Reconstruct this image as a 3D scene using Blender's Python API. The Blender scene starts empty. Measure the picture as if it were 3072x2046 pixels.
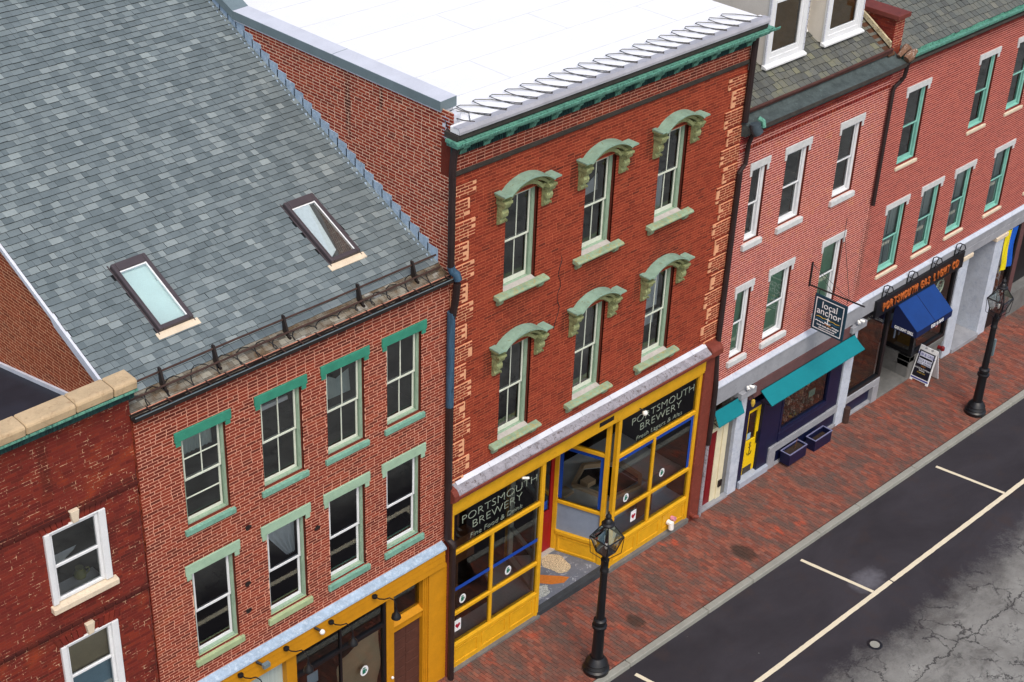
import bpy, math, random
import numpy as np
from mathutils import Matrix, Vector
R = math.radians
rng = random.Random(7)
S = bpy.context.scene
COL = S.collection

# ---------------------------------------------------------------- camera
CAM = np.array([-18.594, -19.396, 25.170])
CM = np.array([[0.706, -0.707, 0.035], [0.346, 0.387, 0.855], [0.618, 0.591, -0.518]])
cd = bpy.data.cameras.new('camera'); cam = bpy.data.objects.new('camera', cd); COL.objects.link(cam)
cd.lens = 55.35; cd.sensor_width = 36; cd.clip_end = 2000; cd.clip_start = 0.5
r0, u0, f0 = [Vector(v) for v in CM]
f0.normalize(); r0 = (r0 - f0 * r0.dot(f0)).normalized(); u0 = r0.cross(f0)
cam.matrix_world = Matrix(((r0.x, u0.x, -f0.x, CAM[0]), (r0.y, u0.y, -f0.y, CAM[1]), (r0.z, u0.z, -f0.z, CAM[2]), (0, 0, 0, 1)))
S.camera = cam

# ---------------------------------------------------------------- world, sun, exposure
W = bpy.data.worlds.new('World'); S.world = W; W.use_nodes = True
nt = W.node_tree; sk = nt.nodes.new('ShaderNodeTexSky'); sk.sky_type = 'NISHITA'; sk.sun_disc = False
SUN_EL, SUN_AZ = 56, -118      # azimuth of the sun seen from the scene, degrees from +x
sk.sun_elevation = R(SUN_EL); sk.sun_rotation = R(90 - SUN_AZ); sk.air_density = 1.2; sk.dust_density = 4.0; sk.ozone_density = 0.6
bg = nt.nodes['Background']; bg.inputs['Strength'].default_value = 0.15
nt.links.new(sk.outputs['Color'], bg.inputs['Color'])
sd = bpy.data.lights.new('sun', 'SUN'); so = bpy.data.objects.new('sun', sd); COL.objects.link(so)
sd.energy = 1.3; sd.angle = R(24); sd.color = (1.0, 0.96, 0.9)
dv = -Vector((math.cos(R(SUN_EL)) * math.cos(R(SUN_AZ)), math.cos(R(SUN_EL)) * math.sin(R(SUN_AZ)), math.sin(R(SUN_EL))))
so.rotation_euler = dv.to_track_quat('-Z', 'Y').to_euler()
S.view_settings.view_transform = 'Standard'; S.view_settings.look = 'None'
S.view_settings.exposure = 0.25; S.view_settings.gamma = 1; S.view_settings.use_curve_mapping = False
S.cycles.max_bounces = 6; S.cycles.transparent_max_bounces = 12

# ---------------------------------------------------------------- materials
def srgb(*c):
    return tuple(((v / 255) / 12.92 if v / 255 <= .04045 else ((v / 255 + .055) / 1.055) ** 2.4) for v in c) + (1,)
class NT:
    def __init__(s, name):
        s.m = bpy.data.materials.new(name); s.m.use_nodes = True; s.t = s.m.node_tree; s.n = s.t.nodes
        s.b = s.n['Principled BSDF']
    def new(s, ty, **kw):
        x = s.n.new(ty)
        for k, v in kw.items(): setattr(x, k, v)
        return x
    def link(s, a, b): s.t.links.new(a, b)
    def val(s, sock, v):
        if hasattr(v, 'is_output'): s.link(v, sock)
        else: sock.default_value = v
    def pos(s, scale=(1, 1, 1)):
        g = s.new('ShaderNodeNewGeometry'); mp = s.new('ShaderNodeMapping'); mp.inputs['Scale'].default_value = scale
        s.link(g.outputs['Position'], mp.inputs['Vector']); return mp.outputs['Vector']
    def noise(s, scale, detail=4, rough=.6, vec=None, dist=0):
        x = s.new('ShaderNodeTexNoise'); x.inputs['Scale'].default_value = scale; x.inputs['Detail'].default_value = detail
        x.inputs['Roughness'].default_value = rough; x.inputs['Distortion'].default_value = dist
        s.link(vec if vec is not None else s.pos(), x.inputs['Vector']); return x.outputs['Fac']
    def ramp(s, fac, stops):
        x = s.new('ShaderNodeValToRGB'); e = x.color_ramp.elements
        while len(e) < len(stops): e.new(.5)
        for el, (p, c) in zip(e, stops):
            el.position = p; el.color = c if isinstance(c, tuple) else (c, c, c, 1)
        s.link(fac, x.inputs['Fac']); return x.outputs['Color']
    def mix(s, fac, a, b, mode='MIX'):
        x = s.new('ShaderNodeMix', data_type='RGBA', blend_type=mode)
        s.val(x.inputs[0], fac); s.val(x.inputs[6], a); s.val(x.inputs[7], b); return x.outputs[2]
    def math(s, op, a, b=0.0, c=None):
        x = s.new('ShaderNodeMath', operation=op); s.val(x.inputs[0], a); s.val(x.inputs[1], b)
        if c is not None: s.val(x.inputs[2], c)
        return x.outputs[0]
    def xyz(s):
        g = s.new('ShaderNodeNewGeometry'); x = s.new('ShaderNodeSeparateXYZ'); s.link(g.outputs['Position'], x.inputs[0]); return x.outputs
    def rand(s):
        g = s.new('ShaderNodeNewGeometry'); o = s.new('ShaderNodeObjectInfo')
        return s.math('FRACT', s.math('ADD', g.outputs['Random Per Island'], s.math('MULTIPLY', o.outputs['Random'], 7.31)))
    def bump(s, h, strength=.3, dist=.01):
        x = s.new('ShaderNodeBump'); x.inputs['Strength'].default_value = strength; x.inputs['Distance'].default_value = dist
        s.link(h, x.inputs['Height']); s.link(x.outputs[0], s.b.inputs['Normal'])
    def out(s, col, rough=.7, spec=.4, metal=0):
        s.val(s.b.inputs['Base Color'], col); s.val(s.b.inputs['Roughness'], rough)
        s.b.inputs['Specular IOR Level'].default_value = spec; s.b.inputs['Metallic'].default_value = metal
        return s.m

def plain(name, col, rough=.6, var=.25, scale=5, col2=None, thr=(.5, .65), bump=.15, spec=.35, metal=0, vec=(1, 1, 1), fine=40):
    """paint, metal or stone: base colour with soft mottling and an optional second colour showing through in worn patches"""
    s = NT(name); v = s.pos(vec)
    n = s.noise(scale, 6, .65, v); c = s.mix(s.ramp(n, [(.3, 0.0), (.7, 1.0)]), tuple(x * (1 - var) for x in col[:3]) + (1,), tuple(min(1, x * (1 + var)) for x in col[:3]) + (1,))
    n2 = s.noise(fine, 5, .7, v)
    c = s.mix(.35, c, s.ramp(n2, [(.25, .55), (.75, 1.0)]), 'MULTIPLY')
    if col2:
        n3 = s.noise(scale * 2.3, 8, .75, v, 1.0); c = s.mix(s.ramp(n3, [(thr[0], 0.0), (thr[1], 1.0)]), c, col2)
    s.bump(n2, bump, .01)
    return s.out(c, rough, spec, metal)

def brickmat(name, stops, patches=(), gloom=.35, fine=1.0, streaks=()):
    """stops: colours picked at random brick by brick; patches: (colour, scale, lo, hi, amount) weather stains over many bricks"""
    s = NT(name); c = s.ramp(s.rand(), stops)
    for col, sc, lo, hi, am in patches:
        n = s.noise(sc, 6, .62, None, .6); f = s.math('MULTIPLY', s.ramp(n, [(lo, 0.0), (hi, 1.0)]), am); c = s.mix(f, c, col)
    if streaks:
        x = s.xyz(); wob = s.noise(2.5, 6, .7)
        for ax, cen, half, za, zb, am, col in streaks:
            d = s.math('DIVIDE', s.math('ABSOLUTE', s.math('SUBTRACT', x[ax], cen)), half)
            e = s.math('DIVIDE', s.math('ABSOLUTE', s.math('SUBTRACT', x[2], (za + zb) / 2)), (zb - za) / 2)
            f = s.math('ADD', s.math('MAXIMUM', d, e), s.math('MULTIPLY', s.math('SUBTRACT', wob, .5), 1.6))
            c = s.mix(s.math('MULTIPLY', s.ramp(f, [(.45, 1.0), (1.0, 0.0)]), am), c, col)
    n = s.noise(30 * fine, 6, .7); c = s.mix(gloom, c, s.ramp(n, [(.25, .25), (.7, 1.0)]), 'MULTIPLY')
    s.bump(n, .4, .006)
    return s.out(c, .85, .25)

def glass(name, tint=(.75, .8, .8), refl=(.95, 1, 1), base=.03):
    s = NT(name); s.n.remove(s.b); lw = s.new('ShaderNodeFresnel'); lw.inputs[0].default_value = 1.5
    tr = s.new('ShaderNodeBsdfTransparent'); tr.inputs[0].default_value = tint + (1,)
    gl = s.new('ShaderNodeBsdfGlossy'); gl.inputs['Color'].default_value = refl + (1,); gl.inputs['Roughness'].default_value = .02
    mx = s.new('ShaderNodeMixShader'); s.link(s.math('ADD', s.math('MULTIPLY', lw.outputs[0], 1.5), base), mx.inputs[0])
    s.link(tr.outputs[0], mx.inputs[1]); s.link(gl.outputs[0], mx.inputs[2]); s.link(mx.outputs[0], s.n['Material Output'].inputs[0])
    return s.m

MORTAR = {}
SOOT = srgb(60, 30, 24); BAND_BROWN = srgb(70, 36, 30)
m_brick_b = brickmat('red_brick_house', [(0, srgb(98, 38, 28)), (.35, srgb(126, 48, 34)), (.7, srgb(146, 60, 40)), (1, srgb(112, 46, 36))],
                     [(srgb(176, 92, 52), .55, .56, .78, .45), (srgb(78, 36, 32), .8, .6, .75, .4)], .28)
m_mort_b = plain('pink_mortar', srgb(226, 164, 138), .9, .1, 3, srgb(196, 128, 100), (.58, .75), fine=20)
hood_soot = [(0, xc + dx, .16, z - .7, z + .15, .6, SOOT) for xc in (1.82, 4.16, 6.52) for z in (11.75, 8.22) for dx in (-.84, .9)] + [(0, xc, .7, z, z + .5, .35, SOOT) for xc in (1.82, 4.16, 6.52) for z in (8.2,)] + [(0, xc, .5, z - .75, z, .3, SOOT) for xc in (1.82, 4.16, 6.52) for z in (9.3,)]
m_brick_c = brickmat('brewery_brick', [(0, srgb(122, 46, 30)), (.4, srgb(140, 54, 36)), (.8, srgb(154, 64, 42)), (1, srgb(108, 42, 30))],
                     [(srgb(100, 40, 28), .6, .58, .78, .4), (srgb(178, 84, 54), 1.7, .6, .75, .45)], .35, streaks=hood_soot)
m_mort_c = plain('red_mortar', srgb(200, 108, 74), .9, .2, 2.5, srgb(148, 70, 50), (.5, .66), fine=20)
m_quoin_c = brickmat('quoin_brick', [(0, srgb(120, 48, 30)), (.5, srgb(156, 68, 40)), (1, srgb(136, 56, 32))], [(srgb(184, 100, 54), 1.2, .55, .7, .5)])
m_mort_q = plain('quoin_mortar', srgb(230, 168, 128), .9, .15, 3)
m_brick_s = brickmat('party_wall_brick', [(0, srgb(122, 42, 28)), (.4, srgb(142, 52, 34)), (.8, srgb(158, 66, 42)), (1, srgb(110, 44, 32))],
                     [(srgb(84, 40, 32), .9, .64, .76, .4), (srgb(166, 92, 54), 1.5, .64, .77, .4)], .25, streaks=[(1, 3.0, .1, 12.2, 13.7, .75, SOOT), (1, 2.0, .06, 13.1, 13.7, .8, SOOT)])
m_mort_s = plain('cream_mortar', srgb(246, 206, 178), .9, .08, 3, srgb(206, 150, 124), (.64, .8), fine=20)
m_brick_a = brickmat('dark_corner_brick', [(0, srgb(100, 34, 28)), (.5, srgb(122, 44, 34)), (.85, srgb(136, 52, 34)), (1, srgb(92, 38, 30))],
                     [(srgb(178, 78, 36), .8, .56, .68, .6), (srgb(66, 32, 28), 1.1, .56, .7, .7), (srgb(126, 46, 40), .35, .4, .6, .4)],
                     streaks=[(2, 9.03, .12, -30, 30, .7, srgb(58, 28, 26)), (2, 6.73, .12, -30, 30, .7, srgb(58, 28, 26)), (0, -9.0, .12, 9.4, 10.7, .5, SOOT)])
m_mort_a = plain('stained_mortar', srgb(124, 54, 42), .9, .3, 2, srgb(226, 186, 150), (.54, .62), fine=20)
m_brick_g = brickmat('gable_brick', [(0, srgb(140, 64, 38)), (.5, srgb(162, 80, 50)), (1, srgb(126, 56, 34))], [(srgb(92, 52, 40), 1.4, .62, .76, .6)], .25)
m_mort_g = plain('gable_mortar', srgb(232, 188, 148), .9, .12, 3, fine=20)
pipe_band = [(0, 15.22, .2, 3.9, 6.95, .75, BAND_BROWN)]  # darker brown upright band on the brick below the pipe's end
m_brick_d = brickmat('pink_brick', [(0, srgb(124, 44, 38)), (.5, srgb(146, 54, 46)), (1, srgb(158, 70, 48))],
                     [(srgb(190, 106, 62), .7, .58, .75, .5), (srgb(166, 60, 68), .5, .5, .7, .4)], .22, streaks=pipe_band)
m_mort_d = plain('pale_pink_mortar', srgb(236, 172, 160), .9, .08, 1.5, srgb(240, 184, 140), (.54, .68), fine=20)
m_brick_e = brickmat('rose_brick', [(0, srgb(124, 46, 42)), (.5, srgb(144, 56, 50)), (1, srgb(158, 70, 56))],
                     [(srgb(124, 56, 46), .6, .6, .76, .4), (srgb(178, 96, 64), .9, .62, .76, .5)], .22, streaks=pipe_band)
m_mort_e = plain('rose_mortar', srgb(220, 146, 132), .9, .08, 1.5, srgb(200, 130, 114), (.58, .7), fine=20)

m_reveal = brickmat('reveal_brick', [(0, srgb(96, 38, 28)), (1, srgb(112, 46, 32))])
def shingle_mat(name, stops, stain=None, ax=1, lo=0, hi=1):
    s = NT(name); c = s.ramp(s.rand(), stops)
    n = s.noise(2.2, 5, .6); c = s.mix(.4, c, s.ramp(n, [(.3, .6), (.7, 1.0)]), 'MULTIPLY')
    n2 = s.noise(75, 4, .8); c = s.mix(.55, c, s.ramp(n2, [(.3, .45), (.7, 1.0)]), 'MULTIPLY')
    if stain: c = s.mix(s.math('MULTIPLY', s.ramp(s.noise(3.5, 6, .7), [(.42, 0.0), (.6, 1.0)]), stain[1]), c, stain[0])
    s.bump(n2, .5, .006)
    return s.out(c, .9, .25)
m_shingle = shingle_mat('asphalt_shingle', [(0, srgb(104, 116, 120)), (.4, srgb(116, 128, 132)), (.75, srgb(126, 138, 141)), (.92, srgb(138, 149, 151)), (1, srgb(152, 163, 164))])
m_oldslate = shingle_mat('stained_eave_slate', [(0, srgb(112, 106, 96)), (.6, srgb(140, 136, 124)), (.9, srgb(160, 156, 142)), (1, srgb(180, 182, 178))], (srgb(88, 68, 46), .85))
m_slate = shingle_mat('roof_slate', [(0, srgb(84, 86, 82)), (.4, srgb(104, 105, 98)), (.75, srgb(118, 118, 106)), (1, srgb(130, 130, 106))], (srgb(92, 96, 98), .5))
m_slate_e = shingle_mat('grey_roof_slate', [(0, srgb(92, 94, 92)), (.5, srgb(110, 112, 106)), (1, srgb(124, 124, 114))], (srgb(92, 98, 96), .5))
m_butt = plain('shingle_butt_edge', srgb(24, 30, 34), .95, .2)
m_membrane = plain('white_roof_membrane', (.86, .87, .9, 1), .6, .03, .8, None, bump=.03)
m_seam = plain('membrane_seam', (.72, .73, .76, 1), .6, .05)
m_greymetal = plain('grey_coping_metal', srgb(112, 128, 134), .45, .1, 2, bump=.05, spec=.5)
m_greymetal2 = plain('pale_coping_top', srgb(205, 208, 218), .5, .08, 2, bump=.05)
m_zinc = plain('zinc_flashing', srgb(156, 178, 200), .45, .2, 6, srgb(196, 210, 222), (.5, .7), spec=.5)
m_whitemetal = plain('white_flashing', srgb(214, 218, 228), .5, .1, 3)
m_copper = plain('verdigris_copper', srgb(104, 164, 144), .65, .25, 4, srgb(52, 92, 86), (.48, .62), vec=(2, 1, .6))
m_copper_d = plain('dark_verdigris', srgb(38, 84, 80), .7, .4, 4, srgb(18, 32, 36), (.42, .6), vec=(4, 4, .3))
m_hood = plain('peeling_green_paint', srgb(138, 168, 150), .75, .2, 4, srgb(116, 112, 74), (.58, .66), bump=.3)
m_hood2 = plain('olive_peeling_paint', srgb(150, 158, 112), .75, .25, 6, srgb(96, 84, 46), (.5, .66), bump=.4)
m_sill_c = plain('flaking_sill_paint', srgb(142, 166, 138), .8, .22, 5, srgb(160, 150, 104), (.5, .6), bump=.4)
m_sillwood = plain('bare_grey_sill', srgb(184, 178, 172), .8, .15, 6, srgb(140, 120, 100), (.58, .7))
m_dark = plain('dark_ledge', srgb(62, 58, 54), .8, .3, 5)
m_green = plain('bright_green_lintel', srgb(56, 140, 116), .65, .15, 4, srgb(80, 160, 138), (.58, .74), bump=.1)
m_palegreen = plain('pale_green_lintel', srgb(160, 190, 164), .7, .12, 3, srgb(124, 156, 132), (.58, .75))
m_sillgreen = plain('sage_green_sill', srgb(116, 162, 144), .65, .18, 5, srgb(140, 190, 170), (.5, .7))
m_sillolive = plain('olive_green_sill', srgb(164, 180, 138), .7, .15, 4, srgb(120, 160, 120), (.58, .7))
m_casing = plain('weathered_green_casing', srgb(148, 172, 150), .75, .2, 7, srgb(92, 104, 88), (.54, .7), vec=(3, 3, .5))
m_sash = plain('cream_sash', srgb(216, 222, 206), .6, .1, 5, srgb(190, 196, 150), (.64, .76))
m_white = plain('white_paint', srgb(232, 234, 236), .5, .06, 3, bump=.05)
m_offwhite = plain('off_white_stone', srgb(206, 208, 208), .8, .12, 9, srgb(170, 174, 178), (.58, .7))
m_creamstone = plain('cream_stone', srgb(220, 204, 180), .85, .1, 5, srgb(180, 160, 130), (.6, .75))
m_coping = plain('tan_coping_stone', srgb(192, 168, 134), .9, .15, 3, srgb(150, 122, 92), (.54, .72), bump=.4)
m_coping_d = plain('dark_stone_edge', srgb(96, 84, 62), .9, .3, 6)  # darker stone tone for the coping's street-facing faces
m_teal = plain('teal_window_paint', srgb(136, 196, 182), .55, .12, 4)
m_black = plain('black_iron', srgb(20, 20, 24), .4, .3, 5, spec=.5, bump=.08)
m_pipe = plain('dark_brown_pipe', srgb(44, 32, 32), .5, .3, 3)
m_bluepipe = plain('blue_grey_downspout', srgb(58, 88, 112), .5, .35, 5, srgb(30, 40, 52), (.5, .7), vec=(3, 3, .4))
m_gutter = plain('black_brown_gutter', srgb(40, 32, 30), .55, .3, 4)
m_rust = plain('rusty_rail', srgb(66, 46, 40), .7, .3, 8)
m_yellow = plain('yellow_shopfront_paint', srgb(222, 166, 26), .55, .12, 3, srgb(190, 134, 20), (.56, .76), bump=.1)
m_ochre = plain('ochre_clapboard_paint', srgb(196, 134, 14), .6, .1, 3, bump=.1)
m_ochre_d = plain('ochre_groove', srgb(120, 76, 14), .7, .1)
m_redbrown = plain('red_brown_pilaster', srgb(118, 54, 42), .7, .2, 6, srgb(150, 80, 64), (.55, .7))
m_red = plain('red_door_paint', srgb(150, 14, 24), .4, .1, 3)
m_maroon = plain('maroon_door_paint', srgb(122, 20, 28), .45, .15, 4)
m_browndoor = plain('brown_paper_door', srgb(84, 50, 40), .7, .2, 5, srgb(120, 80, 70), (.6, .75))
m_pent = plain('weathered_pent_metal', srgb(150, 148, 156), .55, .25, 5, srgb(92, 84, 84), (.52, .62))
m_navy = plain('navy_shopfront_paint', srgb(18, 24, 58), .4, .2, 4)
m_granite = plain('grey_granite', srgb(150, 152, 158), .8, .15, 2.5, srgb(120, 122, 126), (.56, .72), bump=.3, fine=60)
m_granite_l = plain('pale_granite_cap', srgb(196, 204, 216), .7, .12, 3, srgb(158, 170, 190), (.5, .7))
m_granite_d = plain('speckled_granite', srgb(112, 112, 110), .85, .2, 3, bump=.3, fine=60)
m_lead = plain('lead_step_cap', srgb(168, 176, 190), .5, .15, 3)
m_brownband = plain('rust_brown_band', srgb(98, 66, 66), .7, .15, 5)
m_tealcloth = plain('teal_awning_cloth', srgb(0, 122, 132), .8, .06, 2, bump=.1)
m_bluecloth = plain('blue_canopy_cloth', srgb(8, 56, 122), .8, .12, 2, bump=.1)
m_bluecloth_d = plain('navy_canopy_cloth', srgb(6, 24, 72), .85, .12, 2)
m_yellowdoor = plain('yellow_door_paint', srgb(240, 200, 14), .5, .05, 3)
m_cream = plain('cream_door_frame', srgb(224, 216, 184), .6, .08, 4)
m_bluetape = plain('blue_tape', srgb(14, 66, 160), .7, .08, 3)
m_terrazzo = plain('speckled_entry_floor', srgb(104, 110, 122), .7, .2, 3, srgb(170, 176, 184), (.56, .64), fine=50)
m_curbdark = plain('dark_entry_nosing', srgb(58, 62, 66), .8, .2, 4)
m_interior = plain('dark_interior_wall', srgb(92, 88, 86), .9, .2, 1)
m_intfloor = plain('dark_interior_floor', srgb(62, 52, 46), .9, .2, 1)
m_counter = plain('grey_display_floor', srgb(196, 200, 196), .8, .12, 2)
m_timber = plain('pale_timber_edge', srgb(186, 158, 122), .7, .15, 3)
m_brownwood = plain('brown_display_wood', srgb(112, 70, 40), .7, .2, 3, vec=(1, 1, 6))
m_paleblue = plain('pale_blue_board', srgb(158, 186, 200), .8, .1, 2)
m_frost = plain('frosted_grey_panel', srgb(132, 146, 166), .6, .08, 4)
m_curtain = plain('white_curtain', srgb(206, 212, 216), .9, .1, 2, vec=(8, 8, .3))
m_greyblind = plain('grey_window_shade', srgb(176, 190, 186), .9, .12, 3, vec=(8, 8, .3))
m_paper = plain('tan_window_paper', srgb(172, 158, 128), .85, .12, 1.5)
m_greenshade = plain('pale_green_shade', srgb(150, 190, 158), .9, .12, 2)
m_blind = plain('tan_slat_blind', srgb(150, 118, 66), .8, .15, 3)
m_soil = plain('dark_soil', srgb(50, 38, 30), 1, .3, 12, bump=.8)
m_lampwhite = plain('white_lamp_glass', srgb(240, 240, 236), .3, .02)
m_letter = plain('gold_green_lettering', srgb(150, 162, 146), .6, .05)
m_orangeletter = plain('orange_sign_letter', srgb(186, 98, 44), .6, .2, 8)
m_signnavy = plain('dark_teal_signboard', srgb(14, 54, 72), .5, .08)
m_signwhite = plain('white_sign_paint', srgb(238, 240, 242), .5, .03)
m_signgold = plain('gold_sign_paint', srgb(196, 164, 60), .5, .1)
m_signorange = plain('orange_sign_paint', srgb(196, 128, 50), .5, .1)
m_signblue = plain('mid_blue_sign_paint', srgb(40, 96, 130), .5, .1)
m_boardblack = plain('black_poster', srgb(22, 20, 34), .5, .1)
m_poster = plain('white_poster', srgb(214, 218, 236), .6, .05)
m_inkblue = plain('blue_poster_ink', srgb(48, 52, 140), .6, .1)
m_inkgrey = plain('grey_poster_ink', srgb(70, 74, 96), .6, .1)
m_heart = plain('crimson_ink', srgb(170, 16, 50), .6, .05)
m_stickergreen = plain('green_sticker_ink', srgb(30, 110, 90), .6, .05)
m_flagyellow = plain('yellow_flag_cloth', srgb(222, 206, 20), .85, .12, 4)
m_flagblue = plain('blue_flag_cloth', srgb(10, 84, 186), .85, .12, 4)
m_plaster = plain('white_figure_plaster', srgb(220, 214, 202), .8, .1, 8)
m_hat = plain('brown_hat_felt', srgb(96, 70, 60), .9, .15)
m_pottery = plain('olive_pottery', srgb(122, 124, 62), .4, .2, 9)
m_mosaic_cream = plain('cream_mosaic', srgb(226, 208, 172), .7, .2, 30, srgb(70, 64, 60), (.5, .54), fine=60)
m_mosaic_orange = plain('orange_mosaic', srgb(188, 112, 44), .7, .2, 18, fine=60)
m_mosaic_white = plain('white_mosaic', srgb(218, 222, 218), .7, .15, 30, srgb(60, 74, 70), (.48, .52), fine=60)
m_siding = plain('cream_clapboard', srgb(224, 218, 208), .6, .05, 3)
m_merch = plain('mixed_goods', srgb(134, 96, 70), .7, .4, 6, srgb(190, 190, 170), (.55, .6))
m_goods = brickmat('small_shop_goods', [(0, srgb(196, 190, 170)), (.25, srgb(150, 84, 60)), (.5, srgb(120, 150, 130)), (.75, srgb(170, 130, 110)), (1, srgb(212, 206, 196))], gloom=.1)
m_membrane_k = plain('black_roof_membrane', srgb(40, 44, 54), .55, .3, 1.2, srgb(92, 98, 108), (.66, .8))
m_woodpanel = plain('brown_shop_interior', srgb(112, 78, 44), .7, .3, 2, srgb(70, 46, 28), (.5, .65), vec=(1, 1, .4))
g_win = glass('window_glass', (.9, .93, .94), base=.06)
g_shop = glass('shop_glass', (.96, .97, .97), base=.015)
g_sky = glass('skylight_glass', (.93, .97, .97), (.9, .98, 1.0), .1)
m_skyshade = plain('pale_skylight_blind', srgb(206, 226, 226), .8, .05, 2)

# ground materials
def paver_mat():
    s = NT('sidewalk_brick'); c = s.ramp(s.rand(), [(0, srgb(112, 68, 58)), (.3, srgb(134, 76, 62)), (.6, srgb(144, 82, 66)), (.85, srgb(152, 92, 74)), (1, srgb(124, 88, 80))])
    n = s.noise(1.3, 7, .68, s.pos((1.6, .8, 1)), .5); c = s.mix(s.math('MULTIPLY', s.ramp(n, [(.44, 0.0), (.6, 1.0)]), .8), c, srgb(92, 80, 74))
    n = s.noise(2.1, 5, .6, s.pos((1.3, .7, 1)), .4); c = s.mix(s.math('MULTIPLY', s.ramp(n, [(.62, 0.0), (.7, 1.0)]), .6), c, srgb(186, 82, 56))
    x = s.xyz()
    for cx, cy, rx, ry in ((8.6, -1.9, .28, .42), (4.55, -1.75, .2, .3)):
        d = s.math('ADD', s.math('POWER', s.math('DIVIDE', s.math('SUBTRACT', x[0], cx), rx), 2), s.math('POWER', s.math('DIVIDE', s.math('SUBTRACT', x[1], cy), ry), 2))
        d = s.math('ADD', d, s.math('MULTIPLY', s.noise(5, 4), .9))
        c = s.mix(s.math('MULTIPLY', s.ramp(s.math('MULTIPLY', d, .4), [(.36, 1.0), (.62, 0.0)]), .8), c, srgb(62, 48, 40))
    n = s.noise(45, 5, .75); c = s.mix(.45, c, s.ramp(n, [(.25, .4), (.7, 1.0)]), 'MULTIPLY'); s.bump(n, .4, .006)
    return s.out(c, .8, .3)
m_paver = paver_mat()
m_pavebed = plain('sand_joint', srgb(84, 62, 54), .95, .25, 5)
m_kerb = plain('granite_kerb', srgb(150, 150, 142), .85, .12, 2, srgb(120, 116, 104), (.58, .74), bump=.4, fine=50)

def road_mat():
    s = NT('asphalt_road'); x = s.xyz()
    fresh = s.mix(s.ramp(s.noise(.5, 7, .65, s.pos((.5, 1, 1)), .4), [(.35, 0.0), (.65, 1.0)]), srgb(42, 39, 44), srgb(57, 54, 60))
    fresh = s.mix(s.math('MULTIPLY', s.ramp(s.noise(1.3, 6, .65), [(.55, 0.0), (.75, 1.0)]), .6), fresh, srgb(62, 50, 47))
    fresh = s.mix(.55, fresh, s.ramp(s.noise(80, 3, .85), [(.3, .5), (.72, 1.25)]), 'MULTIPLY')
    fresh = s.mix(s.math('MULTIPLY', s.ramp(s.noise(13, 2, .5), [(.8, 0.0), (.83, 1.0)]), .7), fresh, srgb(200, 198, 190))
    sx = s.math('DIVIDE', s.math('SUBTRACT', x[0], 10.2), .62); sy = s.math('DIVIDE', s.math('ADD', x[1], 4.6), .42)
    dd = s.math('ADD', s.math('ADD', s.math('MULTIPLY', sx, sx), s.math('MULTIPLY', sy, sy)), s.math('MULTIPLY', s.noise(5, 7, .7), 1.6))
    fresh = s.mix(s.math('MULTIPLY', s.ramp(s.math('MULTIPLY', dd, .4), [(.3, 1.0), (.75, 0.0)]), .5), fresh, srgb(120, 120, 128))
    old = s.mix(s.ramp(s.noise(.8, 7, .65), [(.35, 0.0), (.65, 1.0)]), srgb(112, 111, 108), srgb(146, 146, 142))
    old = s.mix(.55, old, s.ramp(s.noise(60, 4, .85), [(.28, .45), (.7, 1.05)]), 'MULTIPLY')
    old = s.mix(s.math('MULTIPLY', s.ramp(s.noise(1.7, 8, .75, s.pos((.6, 1.2, 1)), .8), [(.5, 0.0), (.68, 1.0)]), .75), old, srgb(82, 80, 78))
    wv = s.new('ShaderNodeVectorMath', operation='ADD'); g = s.new('ShaderNodeNewGeometry'); nz = s.new('ShaderNodeTexNoise'); nz.inputs['Scale'].default_value = 1.3; nz.inputs['Detail'].default_value = 9; nz.inputs['Roughness'].default_value = .7
    s.link(g.outputs['Position'], nz.inputs['Vector']); s.link(g.outputs['Position'], wv.inputs[0]); s.link(nz.outputs['Color'], wv.inputs[1])
    def cracks(scale, w, lo, hi, ns):
        v = s.new('ShaderNodeTexVoronoi', feature='DISTANCE_TO_EDGE'); v.inputs['Scale'].default_value = scale; s.link(wv.outputs[0], v.inputs['Vector'])
        vary = s.math('MULTIPLY', s.ramp(s.noise(6, 5, .8), [(.3, .2), (.7, 1.6)]), w)
        return s.math('MULTIPLY', s.math('LESS_THAN', v.outputs['Distance'], vary), s.ramp(s.noise(ns, 4, .6), [(lo, 0.0), (hi, 1.0)]))
    # one long seam down the old lane, crazing in patches, dark specks
    seam = s.math('ADD', s.math('ADD', x[1], s.math('MULTIPLY', x[0], .02)), s.math('MULTIPLY', s.math('SUBTRACT', s.noise(1.1, 8, .7), .5), .9))
    seam = s.math('LESS_THAN', s.math('ABSOLUTE', s.math('ADD', seam, 7.25)), .022)
    small = cracks(1.5, .03, .52, .58, .55); tiny = cracks(4.2, .045, .58, .63, .8)
    blot = s.math('MULTIPLY', s.ramp(s.noise(7, 9, .8, None, 1.5), [(.6, 0.0), (.64, 1.0)]), s.ramp(s.noise(.8, 4), [(.5, 0.0), (.58, 1.0)]))
    cr = s.math('MAXIMUM', s.math('MAXIMUM', seam, small), s.math('MAXIMUM', blot, tiny))
    old = s.mix(s.math('MULTIPLY', cr, .85), old, srgb(44, 42, 44))
    far = s.math('ADD', x[1], s.math('MULTIPLY', x[0], .012))
    edge = s.math('ADD', far, s.math('MULTIPLY', s.math('SUBTRACT', s.noise(1.4, 10, .82, None, .3), .5), 1.9))
    edge = s.math('ADD', edge, s.math('MULTIPLY', s.math('SUBTRACT', s.noise(.3, 2), .5), 1.1))
    edge = s.math('ADD', edge, s.math('MULTIPLY', s.math('SUBTRACT', s.noise(22, 5, .8), .5), .8))
    c = s.mix(s.ramp(s.math('ADD', s.math('MULTIPLY', edge, .55), 3.9), [(.1, 1.0), (.75, 0.0)]), fresh, old)
    n = s.noise(110, 3, .8); s.bump(n, .6, .005)
    return s.out(c, .85, .3)
m_road = road_mat()
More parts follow.
